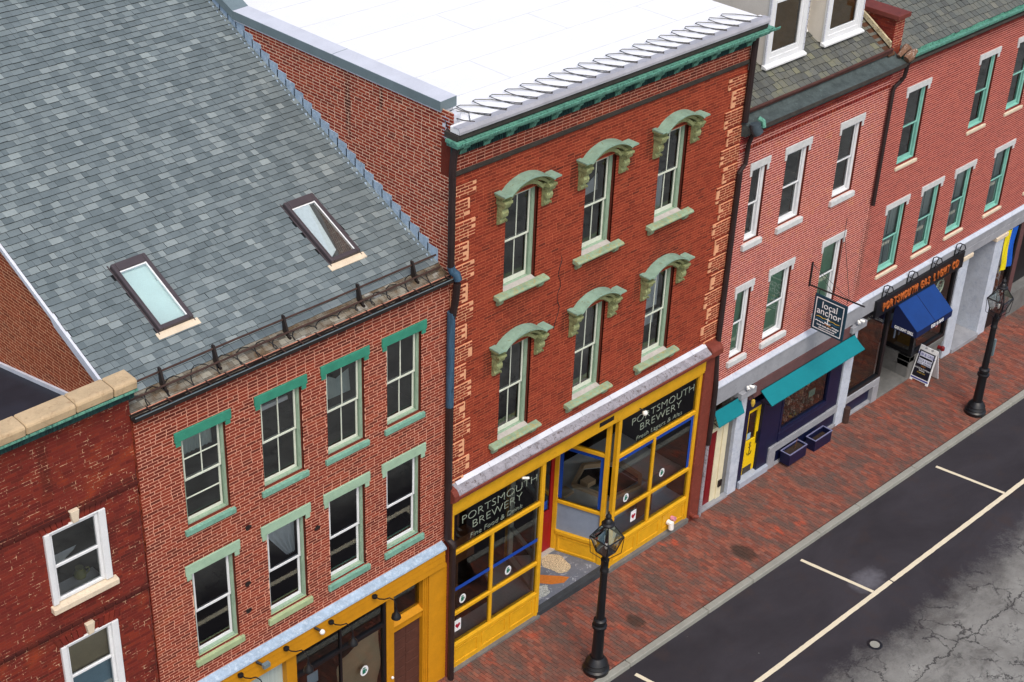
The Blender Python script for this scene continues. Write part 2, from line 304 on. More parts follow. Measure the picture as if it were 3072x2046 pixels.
m_roadpaint = plain('worn_road_paint', srgb(222, 212, 186), .75, .06, 3, srgb(150, 140, 124), (.64, .74), fine=30)
m_ground = plain('ground_earth', srgb(110, 108, 104), .9, .2, .3)

# ---------------------------------------------------------------- mesh helpers
ORG = {}
def setp(o, label=None, cat=None, group=None, kind=None):
    for k, v in (('label', label), ('category', cat), ('group', group), ('kind', kind)):
        if v: o[k] = v
    return o
def thing(name, label, cat, loc=(0, 0, 0), group=None, kind=None):
    o = bpy.data.objects.new(name, None); COL.objects.link(o); o.location = loc; o.empty_display_size = .2
    ORG[o] = Vector(loc); return setp(o, label, cat, group, kind)
def link(name, me, parent=None):
    o = bpy.data.objects.new(name, me); COL.objects.link(o)
    if parent is not None: o.parent = parent
    ORG[o] = ORG[parent] if parent is not None else Vector((0, 0, 0))
    return o
class MB:
    def __init__(s): s.v = []; s.f = []; s.m = []
    def add(s, vs, fs, mi=0):
        b = len(s.v); s.v += [tuple(v) for v in vs]; s.f += [tuple(b + i for i in f) for f in fs]; s.m += [mi] * len(fs); return s
    def hexa(s, p, mi=0):  # p: 4 bottom ccw, 4 top ccw
        return s.add(p, [(3, 2, 1, 0), (4, 5, 6, 7), (0, 1, 5, 4), (1, 2, 6, 5), (2, 3, 7, 6), (3, 0, 4, 7)], mi)
    def box(s, x0, x1, y0, y1, z0, z1, mi=0):
        return s.hexa([(x0, y0, z0), (x1, y0, z0), (x1, y1, z0), (x0, y1, z0), (x0, y0, z1), (x1, y0, z1), (x1, y1, z1), (x0, y1, z1)], mi)
    def seg(s, p, q, t, z0, z1, mi=0):  # upright slab along a plan segment
        d = Vector((q[0] - p[0], q[1] - p[1])).normalized(); n = Vector((d.y, -d.x)) * t / 2
        a, b, c, e = (p[0] + n.x, p[1] + n.y), (q[0] + n.x, q[1] + n.y), (q[0] - n.x, q[1] - n.y), (p[0] - n.x, p[1] - n.y)
        return s.hexa([(*a, z0), (*b, z0), (*c, z0), (*e, z0), (*a, z1), (*b, z1), (*c, z1), (*e, z1)], mi)
    def ext(s, prof, x0, x1, mi=0, ax=0):  # closed profile in the two other axes, extruded along ax
        n = len(prof)
        def P(u, v, w): return {0: (w, u, v), 1: (u, w, v), 2: (u, v, w)}[ax]
        vs = [P(*p, x0) for p in prof] + [P(*p, x1) for p in prof]
        fs = [(i, (i + 1) % n, n + (i + 1) % n, n + i) for i in range(n)] + [tuple(range(n - 1, -1, -1)), tuple(range(n, 2 * n))]
        return s.add(vs, fs, mi)
    def quad(s, a, b, c, d, mi=0): return s.add([a, b, c, d], [(0, 1, 2, 3)], mi)
    def tube(s, pts, r, n=6, mi=0, cap=True):
        pts = [Vector(p) for p in pts]; rr = r if isinstance(r, (list, tuple)) else [r] * len(pts); vs = []; fs = []
        up = None
        for i, p in enumerate(pts):
            d = (pts[min(i + 1, len(pts) - 1)] - pts[max(i - 1, 0)]).normalized()
            if up is None: up = Vector((0, 0, 1)) if abs(d.z) < .9 else Vector((1, 0, 0))
            a = d.cross(up)
            if a.length < 1e-4: a = d.orthogonal()
            a.normalize(); b = a.cross(d).normalized(); up = b
            vs += [p + (a * math.cos(2 * math.pi * k / n) + b * math.sin(2 * math.pi * k / n)) * rr[i] for k in range(n)]
        for i in range(len(pts) - 1):
            for k in range(n): fs.append((i * n + k, i * n + (k + 1) % n, (i + 1) * n + (k + 1) % n, (i + 1) * n + k))
        if cap: fs += [tuple(range(n - 1, -1, -1)), tuple((len(pts) - 1) * n + k for k in range(n))]
        return s.add(vs, fs, mi)
    def lathe(s, prof, cx, cy, n=16, mi=0, rot=0, z=0):
        vs = [(cx + r * math.cos(rot + 2 * math.pi * k / n), cy + r * math.sin(rot + 2 * math.pi * k / n), z + h) for r, h in prof for k in range(n)]
        fs = [(i * n + k, i * n + (k + 1) % n, (i + 1) * n + (k + 1) % n, (i + 1) * n + k) for i in range(len(prof) - 1) for k in range(n)]
        fs += [tuple(range(n - 1, -1, -1)), tuple((len(prof) - 1) * n + k for k in range(n))]
        return s.add(vs, fs, mi)
    def blob(s, c, r, n=8, mi=0):
        prof = [(max(1e-3, math.sin(math.pi * i / n)), -math.cos(math.pi * i / n)) for i in range(n + 1)]
        vs = [(c[0] + r[0] * a * math.cos(2 * math.pi * k / 10), c[1] + r[1] * a * math.sin(2 * math.pi * k / 10), c[2] + r[2] * h) for a, h in prof for k in range(10)]
        fs = [(i * 10 + k, i * 10 + (k + 1) % 10, (i + 1) * 10 + (k + 1) % 10, (i + 1) * 10 + k) for i in range(n) for k in range(10)]
        return s.add(vs, fs, mi)
    def mesh(s, name, mats, org=(0, 0, 0), smooth=False):
        me = bpy.data.meshes.new(name); ox, oy, oz = org
        me.from_pydata([(a - ox, b - oy, c - oz) for a, b, c in s.v], [], s.f)
        for m in (mats if isinstance(mats, (list, tuple)) else [mats]): me.materials.append(m)
        if any(s.m): me.polygons.foreach_set('material_index', s.m)
        if smooth: me.polygons.foreach_set('use_smooth', [True] * len(s.f))
        return me
    def build(s, name, mats, parent=None, smooth=False, bevel=0, label=None, **kw):
        org = ORG[parent] if parent is not None else (0, 0, 0)
        o = link(name, s.mesh(name, mats, org, smooth), parent)
        if smooth:
            md = o.modifiers.new('e', 'EDGE_SPLIT'); md.split_angle = R(40)
        if bevel:
            md = o.modifiers.new('b', 'BEVEL'); md.width = bevel; md.segments = 1; md.limit_method = 'ANGLE'; md.harden_normals = False
        return setp(o, label, **kw)
def B(*a, mi=0): return MB().box(*a, mi=mi)

def text(name, body, size, loc, face, mat, parent, align='CENTER', depth=.003, sx=1.0, shear=0, bold=0):
    """flat lettering as its own mesh; face '-y' reads from the street, '-x' from the left"""
    cu = bpy.data.curves.new(name, 'FONT'); cu.body = body; cu.size = size; cu.extrude = depth; cu.align_x = align; cu.shear = shear; cu.offset = bold; cu.resolution_u = 3
    t = bpy.data.objects.new('t', cu); COL.objects.link(t)
    bpy.context.view_layer.update()
    me = bpy.data.meshes.new_from_object(t.evaluated_get(bpy.context.evaluated_depsgraph_get())); bpy.data.objects.remove(t)
    rot = {'-y': Matrix.Rotation(R(90), 4, 'X'), '-x': Matrix.Rotation(R(-90), 4, 'Z') @ Matrix.Rotation(R(90), 4, 'X')}[face] if isinstance(face, str) else face
    me.transform(Matrix.Translation(Vector(loc) - ORG[parent]) @ rot @ Matrix.Diagonal((sx, 1, 1, 1)))
    me.materials.clear(); me.materials.append(mat)
    return link(name, me, parent)

def proj(P):
    c = CM @ (np.asarray(P) - CAM); return 1536 + 4723 * c[0] / c[2], 1023 - 4723 * c[1] / c[2], c[2]
def seen(P, m=0):
    x, y, _ = proj(P); return -m < x < 3072 + m and -m < y < 2046 + m

# ---------------------------------------------------------------- brickwork
def bricks(bld, O, U, N, rows, opens, mat, mort, L=.215, H=.0666, J=.011, n_ind=300, proud=None, seed=1, name='wall', hide=None, reveal=.12, depth=.03, rmat=None, jz=.003, JZ=None, shrink=0):
    """Running-bond brickwork. O origin, U unit direction along the wall, N outward normal; rows(z)->(ua,ub) the wall's run at height z
    with z0,z1 its ends; opens: (ua,ub,za,zb). One mortar bed mesh, bricks 12 mm proud of it: the largest in view as pieces, the rest joined."""
    rg = random.Random(seed); O = np.array(O, float); U = np.array(U, float); N = np.array(N, float); Z = np.array([0, 0, 1.0])
    fn, z0, z1 = rows; JZ = JZ or J
    def P(u, z, d): return O + U * u + Z * z + N * d
    wl = MB()
    us = sorted({fn((z0 + z1) / 2)[0], fn((z0 + z1) / 2)[1], *[o[0] for o in opens], *[o[1] for o in opens]})
    zs = sorted({z0, z1, *[o[2] for o in opens], *[o[3] for o in opens]})
    slant = fn(z0) != fn(z1)
    if slant:
        for i in range(24):
            a, b = z0 + (z1 - z0) * i / 24, z0 + (z1 - z0) * (i + 1) / 24
            wl.quad(P(fn(a)[0], a, -.002), P(fn(a)[1], a, -.002), P(fn(b)[1], b, -.002), P(fn(b)[0], b, -.002))
    else:
        for i in range(len(us) - 1):
            for k in range(len(zs) - 1):
                uc, zc = (us[i] + us[i + 1]) / 2, (zs[k] + zs[k + 1]) / 2
                if zc < z0 or zc > z1 or any(o[0] < uc < o[1] and o[2] < zc < o[3] for o in opens): continue
                wl.quad(P(us[i], zs[k], -.002), P(us[i + 1], zs[k], -.002), P(us[i + 1], zs[k + 1], -.002), P(us[i], zs[k + 1], -.002))
    for a, b, c, d in opens:
        for (p, q) in (((a, c), (a, d)), ((a, d), (b, d)), ((b, d), (b, c)), ((b, c), (a, c))):
            wl.quad(P(*p, -.002), P(*q, -.002), P(*q, -reveal), P(*p, -reveal), 1)
    w = wl.build(name, [mort, rmat or m_reveal], bld)
    full = []; mb = MB()
    nrow = int((z1 - z0) / H)
    for r in range(nrow):
        za, zb = z0 + r * H + JZ / 2, z0 + (r + 1) * H - JZ / 2; zc = (za + zb) / 2
        ua, ub = fn(zc); u = ua - (L / 2 if r % 2 else 0) - rg.random() * .03
        while u < ub:
            half = rg.random() < .06
            ln = L / 2 if half else L
            a, b = max(u + J / 2, ua), min(u + ln - J / 2, ub); u += ln
            segs = [(a, b)]
            for o in opens:
                if o[2] - .01 < zc < o[3] + .01:
                    nx = []
                    for s0, s1 in segs:
                        if o[1] <= s0 or o[0] >= s1: nx.append((s0, s1))
                        else:
                            if o[0] - s0 > .02: nx.append((s0, o[0]))
                            if s1 - o[1] > .02: nx.append((o[1], s1))
                    segs = nx
            for s0, s1 in segs:
                if s1 - s0 < .02: continue
                pq = proud(s0, s1, zc, r) if proud else 0; pd = rg.uniform(-.0005, .0025) + pq
                j = rg.uniform(-jz, jz) * .4
                rec = (s0, s1, za + j, zb + j, pd)
                if pq and shrink: emit(mb, P, (s0 + shrink, s1 - shrink, za + j + shrink, zb + j - shrink, pd), depth)
                elif abs((s1 - s0) - (L - J)) < 1e-4: full.append(rec)
                else: emit(mb, P, rec, depth)
    def key(rec):
        p = P((rec[0] + rec[1]) / 2, (rec[2] + rec[3]) / 2, 0)
        if not seen(p, -12) or (hide and hide(p)): return 1e9
        return float(np.linalg.norm(p - CAM))
    full.sort(key=key)
    ind = [f for f in full[:n_ind] if key(f) < 1e8]
    for rec in full[len(ind):]: emit(mb, P, rec, depth)
    Lb, Hb = L - J, H - JZ
    one = MB(); emit(one, lambda u, z, d: U * u + Z * z + N * d, (-Lb / 2, Lb / 2, -Hb / 2, Hb / 2, 0), depth)
    me = one.mesh('brick', mat)
    org = np.array(ORG[bld])
    for s0, s1, za, zb, pd in ind:
        o = bpy.data.objects.new('brick', me); COL.objects.link(o); o.parent = w
        o.location = P((s0 + s1) / 2, (za + zb) / 2, pd) - org; ORG[o] = ORG[bld]
    o = mb.build('brickwork', mat, w); o['kind'] = 'stuff'
    return w
def emit(mb, P, rec, dp):
    a, b, c, d, pd = rec
    v = [P(a, c, pd), P(b, c, pd), P(b, d, pd), P(a, d, pd), P(a, c, pd - dp), P(b, c, pd - dp), P(b, d, pd - dp), P(a, d, pd - dp)]
    mb.add(v, [(0, 1, 2, 3), (4, 5, 1, 0), (3, 2, 6, 7), (4, 0, 3, 7), (1, 5, 6, 2)])

def shingles(bld, part, x0, x1, y0, y1, zf, sl, ex, wmin, wmax, mat, th, n_ind=300, seed=3, name='shingle', clip=None, wob=.006, skip=None, gap=.0015):
    """courses of shingles on a roof plane z = zf(y), each a thin wedge with a dark butt edge"""
    rg = random.Random(seed); mb = MB(); allr = []
    nrm = Vector((0, -sl, 1)).normalized(); dn = Vector((0, -1, -sl)).normalized()
    y = y0; dy = ex / math.sqrt(1 + sl * sl); r = 0
    while y < y1:
        x = x0 - rg.random() * wmax
        while x < x1:
            w = rg.uniform(wmin, wmax); a, b = max(x + gap, x0), min(x + w - gap, x1); x += w
            if b - a < .03: continue
            if clip and clip((a + b) / 2, y): continue
            if skip and skip(a, b, y): continue
            allr.append((a, b, y + rg.uniform(-wob, wob), rg.uniform(.85, 1.2) * th))
        y += dy; r += 1
    def geo(m, a, b, yy, t, off=Vector((0, 0, 0)), c=(0, 0, 0)):
        lo0 = Vector((a, yy, zf(yy))); lo1 = Vector((b, yy, zf(yy))); up = -dn * ex * 1.12
        p = [lo0 + nrm * .001, lo1 + nrm * .001, lo1 + up, lo0 + up, lo0 + nrm * t, lo1 + nrm * t, lo1 + up + nrm * .003, lo0 + up + nrm * .003]
        b0 = len(m.v); m.v += [tuple(q - Vector(c)) for q in p]
        for f, mi in (((4, 5, 6, 7), 0), ((0, 1, 5, 4), 1), ((3, 0, 4, 7), 1), ((1, 2, 6, 5), 1)):
            m.f.append(tuple(b0 + i for i in f)); m.m.append(mi)
    def key(q):
        p = ((q[0] + q[1]) / 2, q[2], zf(q[2]))
        return float(np.linalg.norm(np.array(p) - CAM)) / math.sqrt(max(.02, q[1] - q[0])) if seen(p, -12) else 1e9
    allr.sort(key=key)
    cache = {}
    for i, (a, b, yy, t) in enumerate(allr):
        if i < n_ind and key((a, b, yy, t)) < 1e8:
            w = round((b - a) / .02) * .02
            if w not in cache:
                m = MB(); geo(m, -w / 2, w / 2, 0, th, c=(0, 0, zf(0))); cache[w] = m.mesh(name, [mat, m_butt])
            o = bpy.data.objects.new(name, cache[w]); COL.objects.link(o); o.parent = part
            o.location = Vector(((a + b) / 2, yy, zf(yy))) - ORG[bld]; ORG[o] = ORG[bld]
        else: geo(mb, a, b, yy, t)
    o = mb.build(name + '_field', [mat, m_butt], part); o['kind'] = 'stuff'

# ---------------------------------------------------------------- windows
def window(bld, x0, x1, z0, z1, y=.07, cas=None, sash=None, up=(2, 1), lo=(1, 1), cw=.05, mid=None, pane=g_win, label=None, rw=.04, bot=.06):
    """double-hung window: casing (the part) > two sashes, panes"""
    cas = cas or m_casing; sash = sash or m_sash
    f = MB(); f.box(x0, x0 + cw, y, y + .14, z0, z1); f.box(x1 - cw, x1, y, y + .14, z0, z1)
    f.box(x0 + cw, x1 - cw, y, y + .14, z1 - cw, z1); f.box(x0 + cw, x1 - cw, y - .0, y + .14, z0, z0 + .035)
    for xx in (x0 + cw, x1 - cw - .015): f.box(xx, xx + .015, y + .01, y + .03, z0 + .036, z1 - cw - .001)
    w = f.build('window', cas, bld, bevel=.004, label=label)
    a, b, c, d = x0 + cw + .016, x1 - cw - .016, z0 + .036, z1 - cw - .001
    m = mid if mid else (c + d) / 2
    for (p, q, yy, (nx, nz), bb) in ((m - .02, d, y + .035, up, rw), (c, m + .02, y + .072, lo, bot)):
        s = MB(); s.box(a, a + rw, yy, yy + .03, p, q); s.box(b - rw, b, yy, yy + .03, p, q)
        s.box(a + rw, b - rw, yy, yy + .03, p, p + bb); s.box(a + rw, b - rw, yy, yy + .03, q - rw, q)
        xs = [a + rw + (b - a - 2 * rw) * i / nx for i in range(nx + 1)]; zs = [p + bb + (q - p - bb - rw) * i / nz for i in range(nz + 1)]
        for t in xs[1:-1]: s.box(t - .011, t + .011, yy + .004, yy + .026, p + bb, q - rw)
        for t in zs[1:-1]: s.box(a + rw, b - rw, yy + .003, yy + .027, t - .011, t + .011)
        s.build('sash', sash, w, bevel=.003)
        for i in range(nx):
            for k in range(nz):
                l, rr_, bo, to = xs[i] + (.011 if i else 0), xs[i + 1] - (.011 if i < nx - 1 else 0), zs[k] + (.011 if k else 0), zs[k + 1] - (.011 if k < nz - 1 else 0)
                tl = rng.uniform(-.004, .004)
                MB().quad((l, yy + .015 + tl, bo), (rr_, yy + .015 - tl, bo), (rr_, yy + .015 - tl, to), (l, yy + .015 + tl, to)).build('pane', pane, w)
    return w
def lintel(w, x0, x1, z0, z1, mat, out=.03, ear=.1, name='lintel', ov=.13):
    m = MB(); m.box(x0 - ov, x1 + ov, -out, .08, z0, z1)
    if ear:
        m.box(x0 - ov + .02, x0 - .005, -out + .008, .06, z0 - ear, z0); m.box(x1 + .005, x1 + ov - .02, -out + .008, .06, z0 - ear, z0)
    return m.build(name, mat, w, bevel=.006)
def sill(w, x0, x1, z0, z1, mat, out=.06, ov=.08):
    m = MB(); m.ext([(-out, z0), (-out, z1 - .03), (.1, z1), (.1, z0)], x0 - .002, x1 + .002)
    m.box(x0 - ov, x0 - .002, -out, .02, z0, z1 - .028); m.box(x1 + .002, x1 + ov, -out, .02, z0, z1 - .028)
    return m.build('sill', mat, w, bevel=.008)
def drape(w, x0, x1, z0, z1, mat, y=.3, amp=.03, n=14, name='curtain', skew=None):
    m = MB(); N = n * 3; vs = []; K = 6
    for k in range(K + 1):
        for i in range(N + 1):
            t = i / N; zz = z0 + (z1 - z0) * k / K; xl, xr = x0, x1
            if skew: xl, xr = skew(k / K)
            vs.append((xl + (xr - xl) * t, y + amp * math.sin(t * n * 2 * math.pi / 2) * (.6 + .4 * math.sin(k)), zz))
    fs = [(k * (N + 1) + i, k * (N + 1) + i + 1, (k + 1) * (N + 1) + i + 1, (k + 1) * (N + 1) + i) for k in range(K) for i in range(N)]
    return m.add(vs, fs).build(name, mat, w, smooth=False)
def shell(bld, x0, x1, y1, floors, ztop, y0=.32):
    m = MB(); m.quad((x0, y1, floors[0]), (x1, y1, floors[0]), (x1, y1, ztop), (x0, y1, ztop))
    for xx in (x0, x1): m.quad((xx, y0 - .3, floors[0]), (xx, y1, floors[0]), (xx, y1, ztop), (xx, y0 - .3, ztop))
    for z in floors: m.box(x0, x1, .16, y1, z - .2, z, 1)
    m.quad((x0, y0 - .2, ztop), (x1, y0 - .2, ztop), (x1, y1, ztop), (x0, y1, ztop))
    m.build('interior', [m_interior, m_intfloor], bld)

gz = lambda x: -.012 * x
ky = lambda x: -2.43 - .0135 * x      # back edge of the kerb

# ================================================================ GROUND: road, kerb, sidewalk
def ground_sheet(name, x0, x1, y0f, y1f, dz, mat, n=2):
    m = MB()
    xs = [x0 + (x1 - x0) * i / n for i in range(n + 1)]
    for a, b in zip(xs, xs[1:]):
        m.quad((a, y0f(a), gz(a) + dz), (b, y0f(b), gz(b) + dz), (b, y1f(b), gz(b) + dz), (a, y1f(a), gz(a) + dz))
    return setp(m.build(name, mat), kind='structure')
m = MB(); m.quad((-400, -400, -1.6), (400, -400, -1.6), (400, 400, -1.6), (-400, 400, -1.6)); setp(m.build('ground', m_ground), kind='structure')
ground_sheet('road', -70, 70, lambda x: -45, lambda x: ky(x) - .1, -.115, m_road)
walk = ground_sheet('sidewalk', -70, 70, lambda x: ky(x) + .0, lambda x: .6, -.012, m_pavebed)
kerb = thing('kerb', 'long pale granite kerb between the brick sidewalk and the dark parking lane', 'kerb', (0, 0, 0), kind='structure')
joints = [-9, -6.2, -3.2, -.4, 3.32, 6.16, 7.92, 10.76, 12.53, 15.22, 18.1, 20.4, 23.2, 26.0, 29.0]
for a, b in zip(joints, joints[1:]):
    a += .008; b -= .008; j = rng.uniform(-.006, .006)
    MB().hexa([(a, ky(a) - .2 + j, gz(a) - .25), (b, ky(b) - .2 + j, gz(b) - .25), (b, ky(b) - .012, gz(b) - .25), (a, ky(a) - .012, gz(a) - .25),
               (a, ky(a) - .185 + j, gz(a) + .012), (b, ky(b) - .185 + j, gz(b) + .012), (b, ky(b) - .012, gz(b) + .006), (a, ky(a) - .012, gz(a) + .006)]).build('kerb_stone', m_kerb, kerb, bevel=.015)
# brick pavers
def lay_pavers():
    rg = random.Random(11); L, Wd, J = .2, .098, .008; allp = []
    x = -6.0
    row = 0
    while x < 27.5:
        y = .28 - (L / 2 if row % 2 else 0) + rg.uniform(-.02, .02); k = ky(x)
        while y > k + .02:
            a = max(y - L + J, k + .004)
            allp.append((x + J / 2, x + Wd - J / 2, a, y, rg.uniform(-.004, .004))); y -= L
        x += Wd; row += 1
    def key(p):
        c = ((p[0] + p[1]) / 2, (p[2] + p[3]) / 2, gz(p[0]))
        if not seen(c, -10) or p[3] - p[2] < L - J - .002 or p[3] > .02 or (c[1] > -.3 and c[0] < 0) or (2.0 < c[0] < 2.9 and c[1] > -1.5): return 1e9
        return float(np.linalg.norm(np.array(c) - CAM))
    allp.sort(key=key); ind = [p for p in allp[:300] if key(p) < 1e8]
    def geo(m, x0, x1, y0, y1, dz, z): 
        v = [(x0, y0, z + dz), (x1, y0, z + dz), (x1, y1, z + dz), (x0, y1, z + dz), (x0, y0, z - .03), (x1, y0, z - .03), (x1, y1, z - .03), (x0, y1, z - .03)]
        m.add(v, [(0, 1, 2, 3), (4, 5, 1, 0), (5, 6, 2, 1), (6, 7, 3, 2), (7, 4, 0, 3)])
    one = MB(); geo(one, -Wd / 2 + J / 2, Wd / 2 - J / 2, -L / 2 + J / 2, L / 2 - J / 2, 0, 0); me = one.mesh('paver', m_paver)
    for p in ind:
        o = bpy.data.objects.new('paver', me); COL.objects.link(o); o.parent = walk
        cx = (p[0] + p[1]) / 2; o.location = (cx, (p[2] + p[3]) / 2, gz(cx) + p[4]); o.rotation_euler = (rg.uniform(-.01, .01), .012 + rg.uniform(-.01, .01), rg.uniform(-.015, .015))
    mb = MB()
    for p in allp[len(ind):]: geo(mb, *p, gz(p[0]))
    o = mb.build('paving_field', m_paver, walk); o['kind'] = 'stuff'
lay_pavers()
# painted lines
wl = lambda x: -4.98 - .0105 * (x - 5.1)
RZ = -.115
def paint(label, pts, w=.1):
    (ax, ay), (bx, by) = pts; m = MB(); N = max(2, int(math.hypot(bx - ax, by - ay) / .12)); d = Vector((bx - ax, by - ay)).normalized(); n = Vector((-d.y, d.x)) * w / 2
    vs = []; rg = random.Random(int(ax * 100))
    for i in range(N + 1):
        x, y = ax + (bx - ax) * i / N, ay + (by - ay) * i / N; j1, j2 = 1 + rg.uniform(-.07, .07), 1 + rg.uniform(-.07, .07)
        vs += [(x + n.x * j1, y + n.y * j1, gz(x) + RZ + .004), (x - n.x * j2, y - n.y * j2, gz(x) + RZ + .004)]
    m.add(vs, [(2 * i, 2 * i + 1, 2 * i + 3, 2 * i + 2) for i in range(N)])
    o = m.build('road_marking', m_roadpaint); return setp(o, label, 'road marking', 'worn white parking lines', 'structure')
paint('long worn white line edging the parking lane, left piece before its crack', [(-8, wl(-8)), (10.6, wl(10.6))], .125)
paint('long worn white line edging the parking lane, right piece past its crack', [(10.64, wl(10.64)), (40, wl(40))], .125)
for x, lab in ((3.25, 'short white parking bay line cut off by the bottom edge near the lamp base'), (9.6, 'short white parking bay line between the two others, beside a pale stain'), (15.9, 'short white parking bay line farthest up the street')):
    paint(lab, [(x - .01, ky(x) - .42), (x + .31, wl(x) + .062)], .1)
t = thing('valve_cover', 'small round iron valve cover in the pale cracked road', 'valve cover', (8.27, -6.1, gz(8.3) + RZ))
m = MB(); m.lathe([(.12, .001), (.12, .012), (.1, .014)], 8.27, -6.1, 18, z=gz(8.3) + RZ); m.build('lid', m_kerb, t)
m = MB(); 
for k in range(18):
    a, b = 2 * math.pi * k / 18, 2 * math.pi * (k + 1) / 18
    m.quad((8.27 + .125 * math.cos(a), -6.1 + .125 * math.sin(a), gz(8.3) + RZ + .01), (8.27 + .125 * math.cos(b), -6.1 + .125 * math.sin(b), gz(8.3) + RZ + .01),
           (8.27 + .19 * math.cos(b), -6.1 + .19 * math.sin(b), gz(8.3) + RZ + .005), (8.27 + .19 * math.cos(a), -6.1 + .19 * math.sin(a), gz(8.3) + RZ + .005))
m.build('collar', m_black, t)

# ================================================================ BUILDING A: dark brick corner house, far left
XB, XC, XD, XE = -7.36, -.12, 8.95, 15.2
A_ = thing('brick_house', 'dark maroon brick house with tan coping and white windows, cut by left edge', 'building', (-10, 0, 0))
oA = [(-9.2, -8.05, 7.2, 8.84), (-9.19, -8.06, 4.7, 6.4)]
def proudA(a, b, z, r): return .035 if (9.0 < z < 9.07 or 6.7 < z < 6.77) else 0
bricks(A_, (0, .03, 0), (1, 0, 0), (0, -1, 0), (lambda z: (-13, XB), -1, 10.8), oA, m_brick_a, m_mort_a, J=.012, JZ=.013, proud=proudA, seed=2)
for i, (a, b, c, d) in enumerate(oA):
    w = MB()
    w.box(a, a + .1, -.03, .16, c + .16, d); w.box(b - .13, b, -.03, .16, c + .16, d); w.box(a + .1, b - .13, -.01, .16, d - .03, d)
    win = w.build('window', m_creamstone if False else m_white, A_, bevel=.006, label='white window with a pottery jug behind it' if i == 0 else 'white window with a lowered blue and tan shade')
    x0, x1, z0, z1 = a + .102, b - .132, c + .162, d - .032
    f = MB(); e = .055
    f.box(x0, x0 + e, .02, .1, z0, z1); f.box(x1 - e, x1, .02, .1, z0, z1); f.box(x0 + e, x1 - e, .02, .1, z1 - e, z1); f.box(x0 + e, x1 - e, .02, .1, z0, z0 + e)
    zm = (z0 + z1) / 2; f.box(x0 + e, x1 - e, .03, .09, zm - .025, zm + .025)
    f.build('sash', m_white, win, bevel=.004)
    for p, q in ((z0 + e, zm - .025), (zm + .025, z1 - e)): MB().quad((x0 + e, .06, p), (x1 - e, .06, p), (x1 - e, .06, q), (x0 + e, .06, q)).build('pane', g_win, win)
    s = MB(); s.ext([(-.09, c), (-.09, c + .12), (.15, c + .16), (.15, c)], a - .04, b + .08); s.build('sill', m_creamstone, win, bevel=.012)
    k = MB(); kc = a + .59; k.ext([(kc - .05, d + .004), (kc + .05, d + .004), (kc + .085, d + .24), (kc - .085, d + .24)], -.05, .05, ax=1); k.build('keystone', m_creamstone, win, bevel=.006)
    for j in range(12):
        u = a - .02 + (b - a + .04) * j / 12; v2 = u + (b - a + .04) / 12 - .008
        if abs((u + v2) / 2 - kc) < .12: continue
        sk_ = ((u + v2) / 2 - kc) * .13; ar = MB(); ar.ext([(u, d + .004), (v2, d + .004), (v2 + sk_, d + .2), (u + sk_, d + .2)], .0, .05, ax=1); ar.build('brick', m_brick_a, win)
    if i == 0:
        m = MB(); m.box(x0, x1, .12, .42, z0 - .02, z0 + .02); m.build('inner_ledge', m_white, win)
        m = MB(); m.add([(x0, .3, zm - .35), (x0 + .55, .3, zm - .05), (x0 + .62, .32, zm), (x0, .32, zm)], [(0, 1, 2, 3)]); m.build('curtain', m_curtain, win)
    else:
        m = MB(); m.quad((x0, .13, zm - .1), (x1, .13, zm - .1), (x1, .13, z1), (x0, .13, z1)); m.build('shade', m_paper, win)
        m = MB(); m.quad((x0, .16, z0), (x1, .16, z0), (x1, .16, zm - .1), (x0, .16, zm - .1)); m.build('lower_shade', m_paleblue, win)
shell(A_, -13, XB - .02, 4, [.1, 4, 7], 9.3)
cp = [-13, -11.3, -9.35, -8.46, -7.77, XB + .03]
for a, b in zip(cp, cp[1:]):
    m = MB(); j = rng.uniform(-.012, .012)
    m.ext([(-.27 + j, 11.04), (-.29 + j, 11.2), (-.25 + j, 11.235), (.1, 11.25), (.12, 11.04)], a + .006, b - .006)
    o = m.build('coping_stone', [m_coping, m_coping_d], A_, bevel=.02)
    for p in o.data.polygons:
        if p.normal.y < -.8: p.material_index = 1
m = MB(); m.ext([(.03, 10.78), (-.13, 10.8), (-.15, 10.98), (-.24, 11.0), (-.25, 11.038), (.03, 11.038)], -13, XB + .02); m.build('cornice', m_copper_d, A_)
m = MB(); m.ext([(-.258, 10.985), (-.275, 11.0), (-.275, 11.037), (-.255, 11.038)], -13, XB + .025); m.build('cornice_edge', m_copper, A_)
m = MB(); m.box(-13, XB - .01, .07, .3, 10.05, 11.03); m.build('parapet', m_membrane_k, A_)
m = MB(); m.quad((-20, .3, 10.15), (XB - .01, .3, 10.15), (XB - .01, 12, 7.7), (-20, 12, 7.7)); m.build('roof', m_membrane_k, A_)
m = MB(); m.ext([(.3, 10.155), (12, 7.705), (12, 7.79), (.3, 10.24)], XB - .06, XB - .012); m.build('roof_edge_flashing', m_whitemetal, A_)
for (ya, xa, xb) in ((2.2, -9.6, -8.6), (3.0, -9.9, -9.0)):
    m = MB(); z = lambda y: 10.15 - .2094 * (y - .3) + .004
    m.quad((xa, ya, z(ya)), (xb, ya - .25, z(ya - .25)), (xb, ya - .22, z(ya - .22)), (xa, ya + .03, z(ya + .03))); m.build('roof_seam', m_greymetal, A_)
t = thing('jug', 'olive pottery jug on the ledge behind the white window far left', 'jug', (-8.5, .28, 7.38))
m = MB(); m.lathe([(.04, 0), (.1, .05), (.115, .12), (.08, .19), (.06, .21), (.075, .25)], -8.5, .28, 14, z=7.38); m.build('body', m_pottery, t, smooth=True)
m = MB(); m.tube([(-8.39, .28, 7.56), (-8.33, .28, 7.55), (-8.32, .28, 7.47), (-8.39, .28, 7.43)], .014, 6); m.build('handle', m_pottery, t, smooth=True)

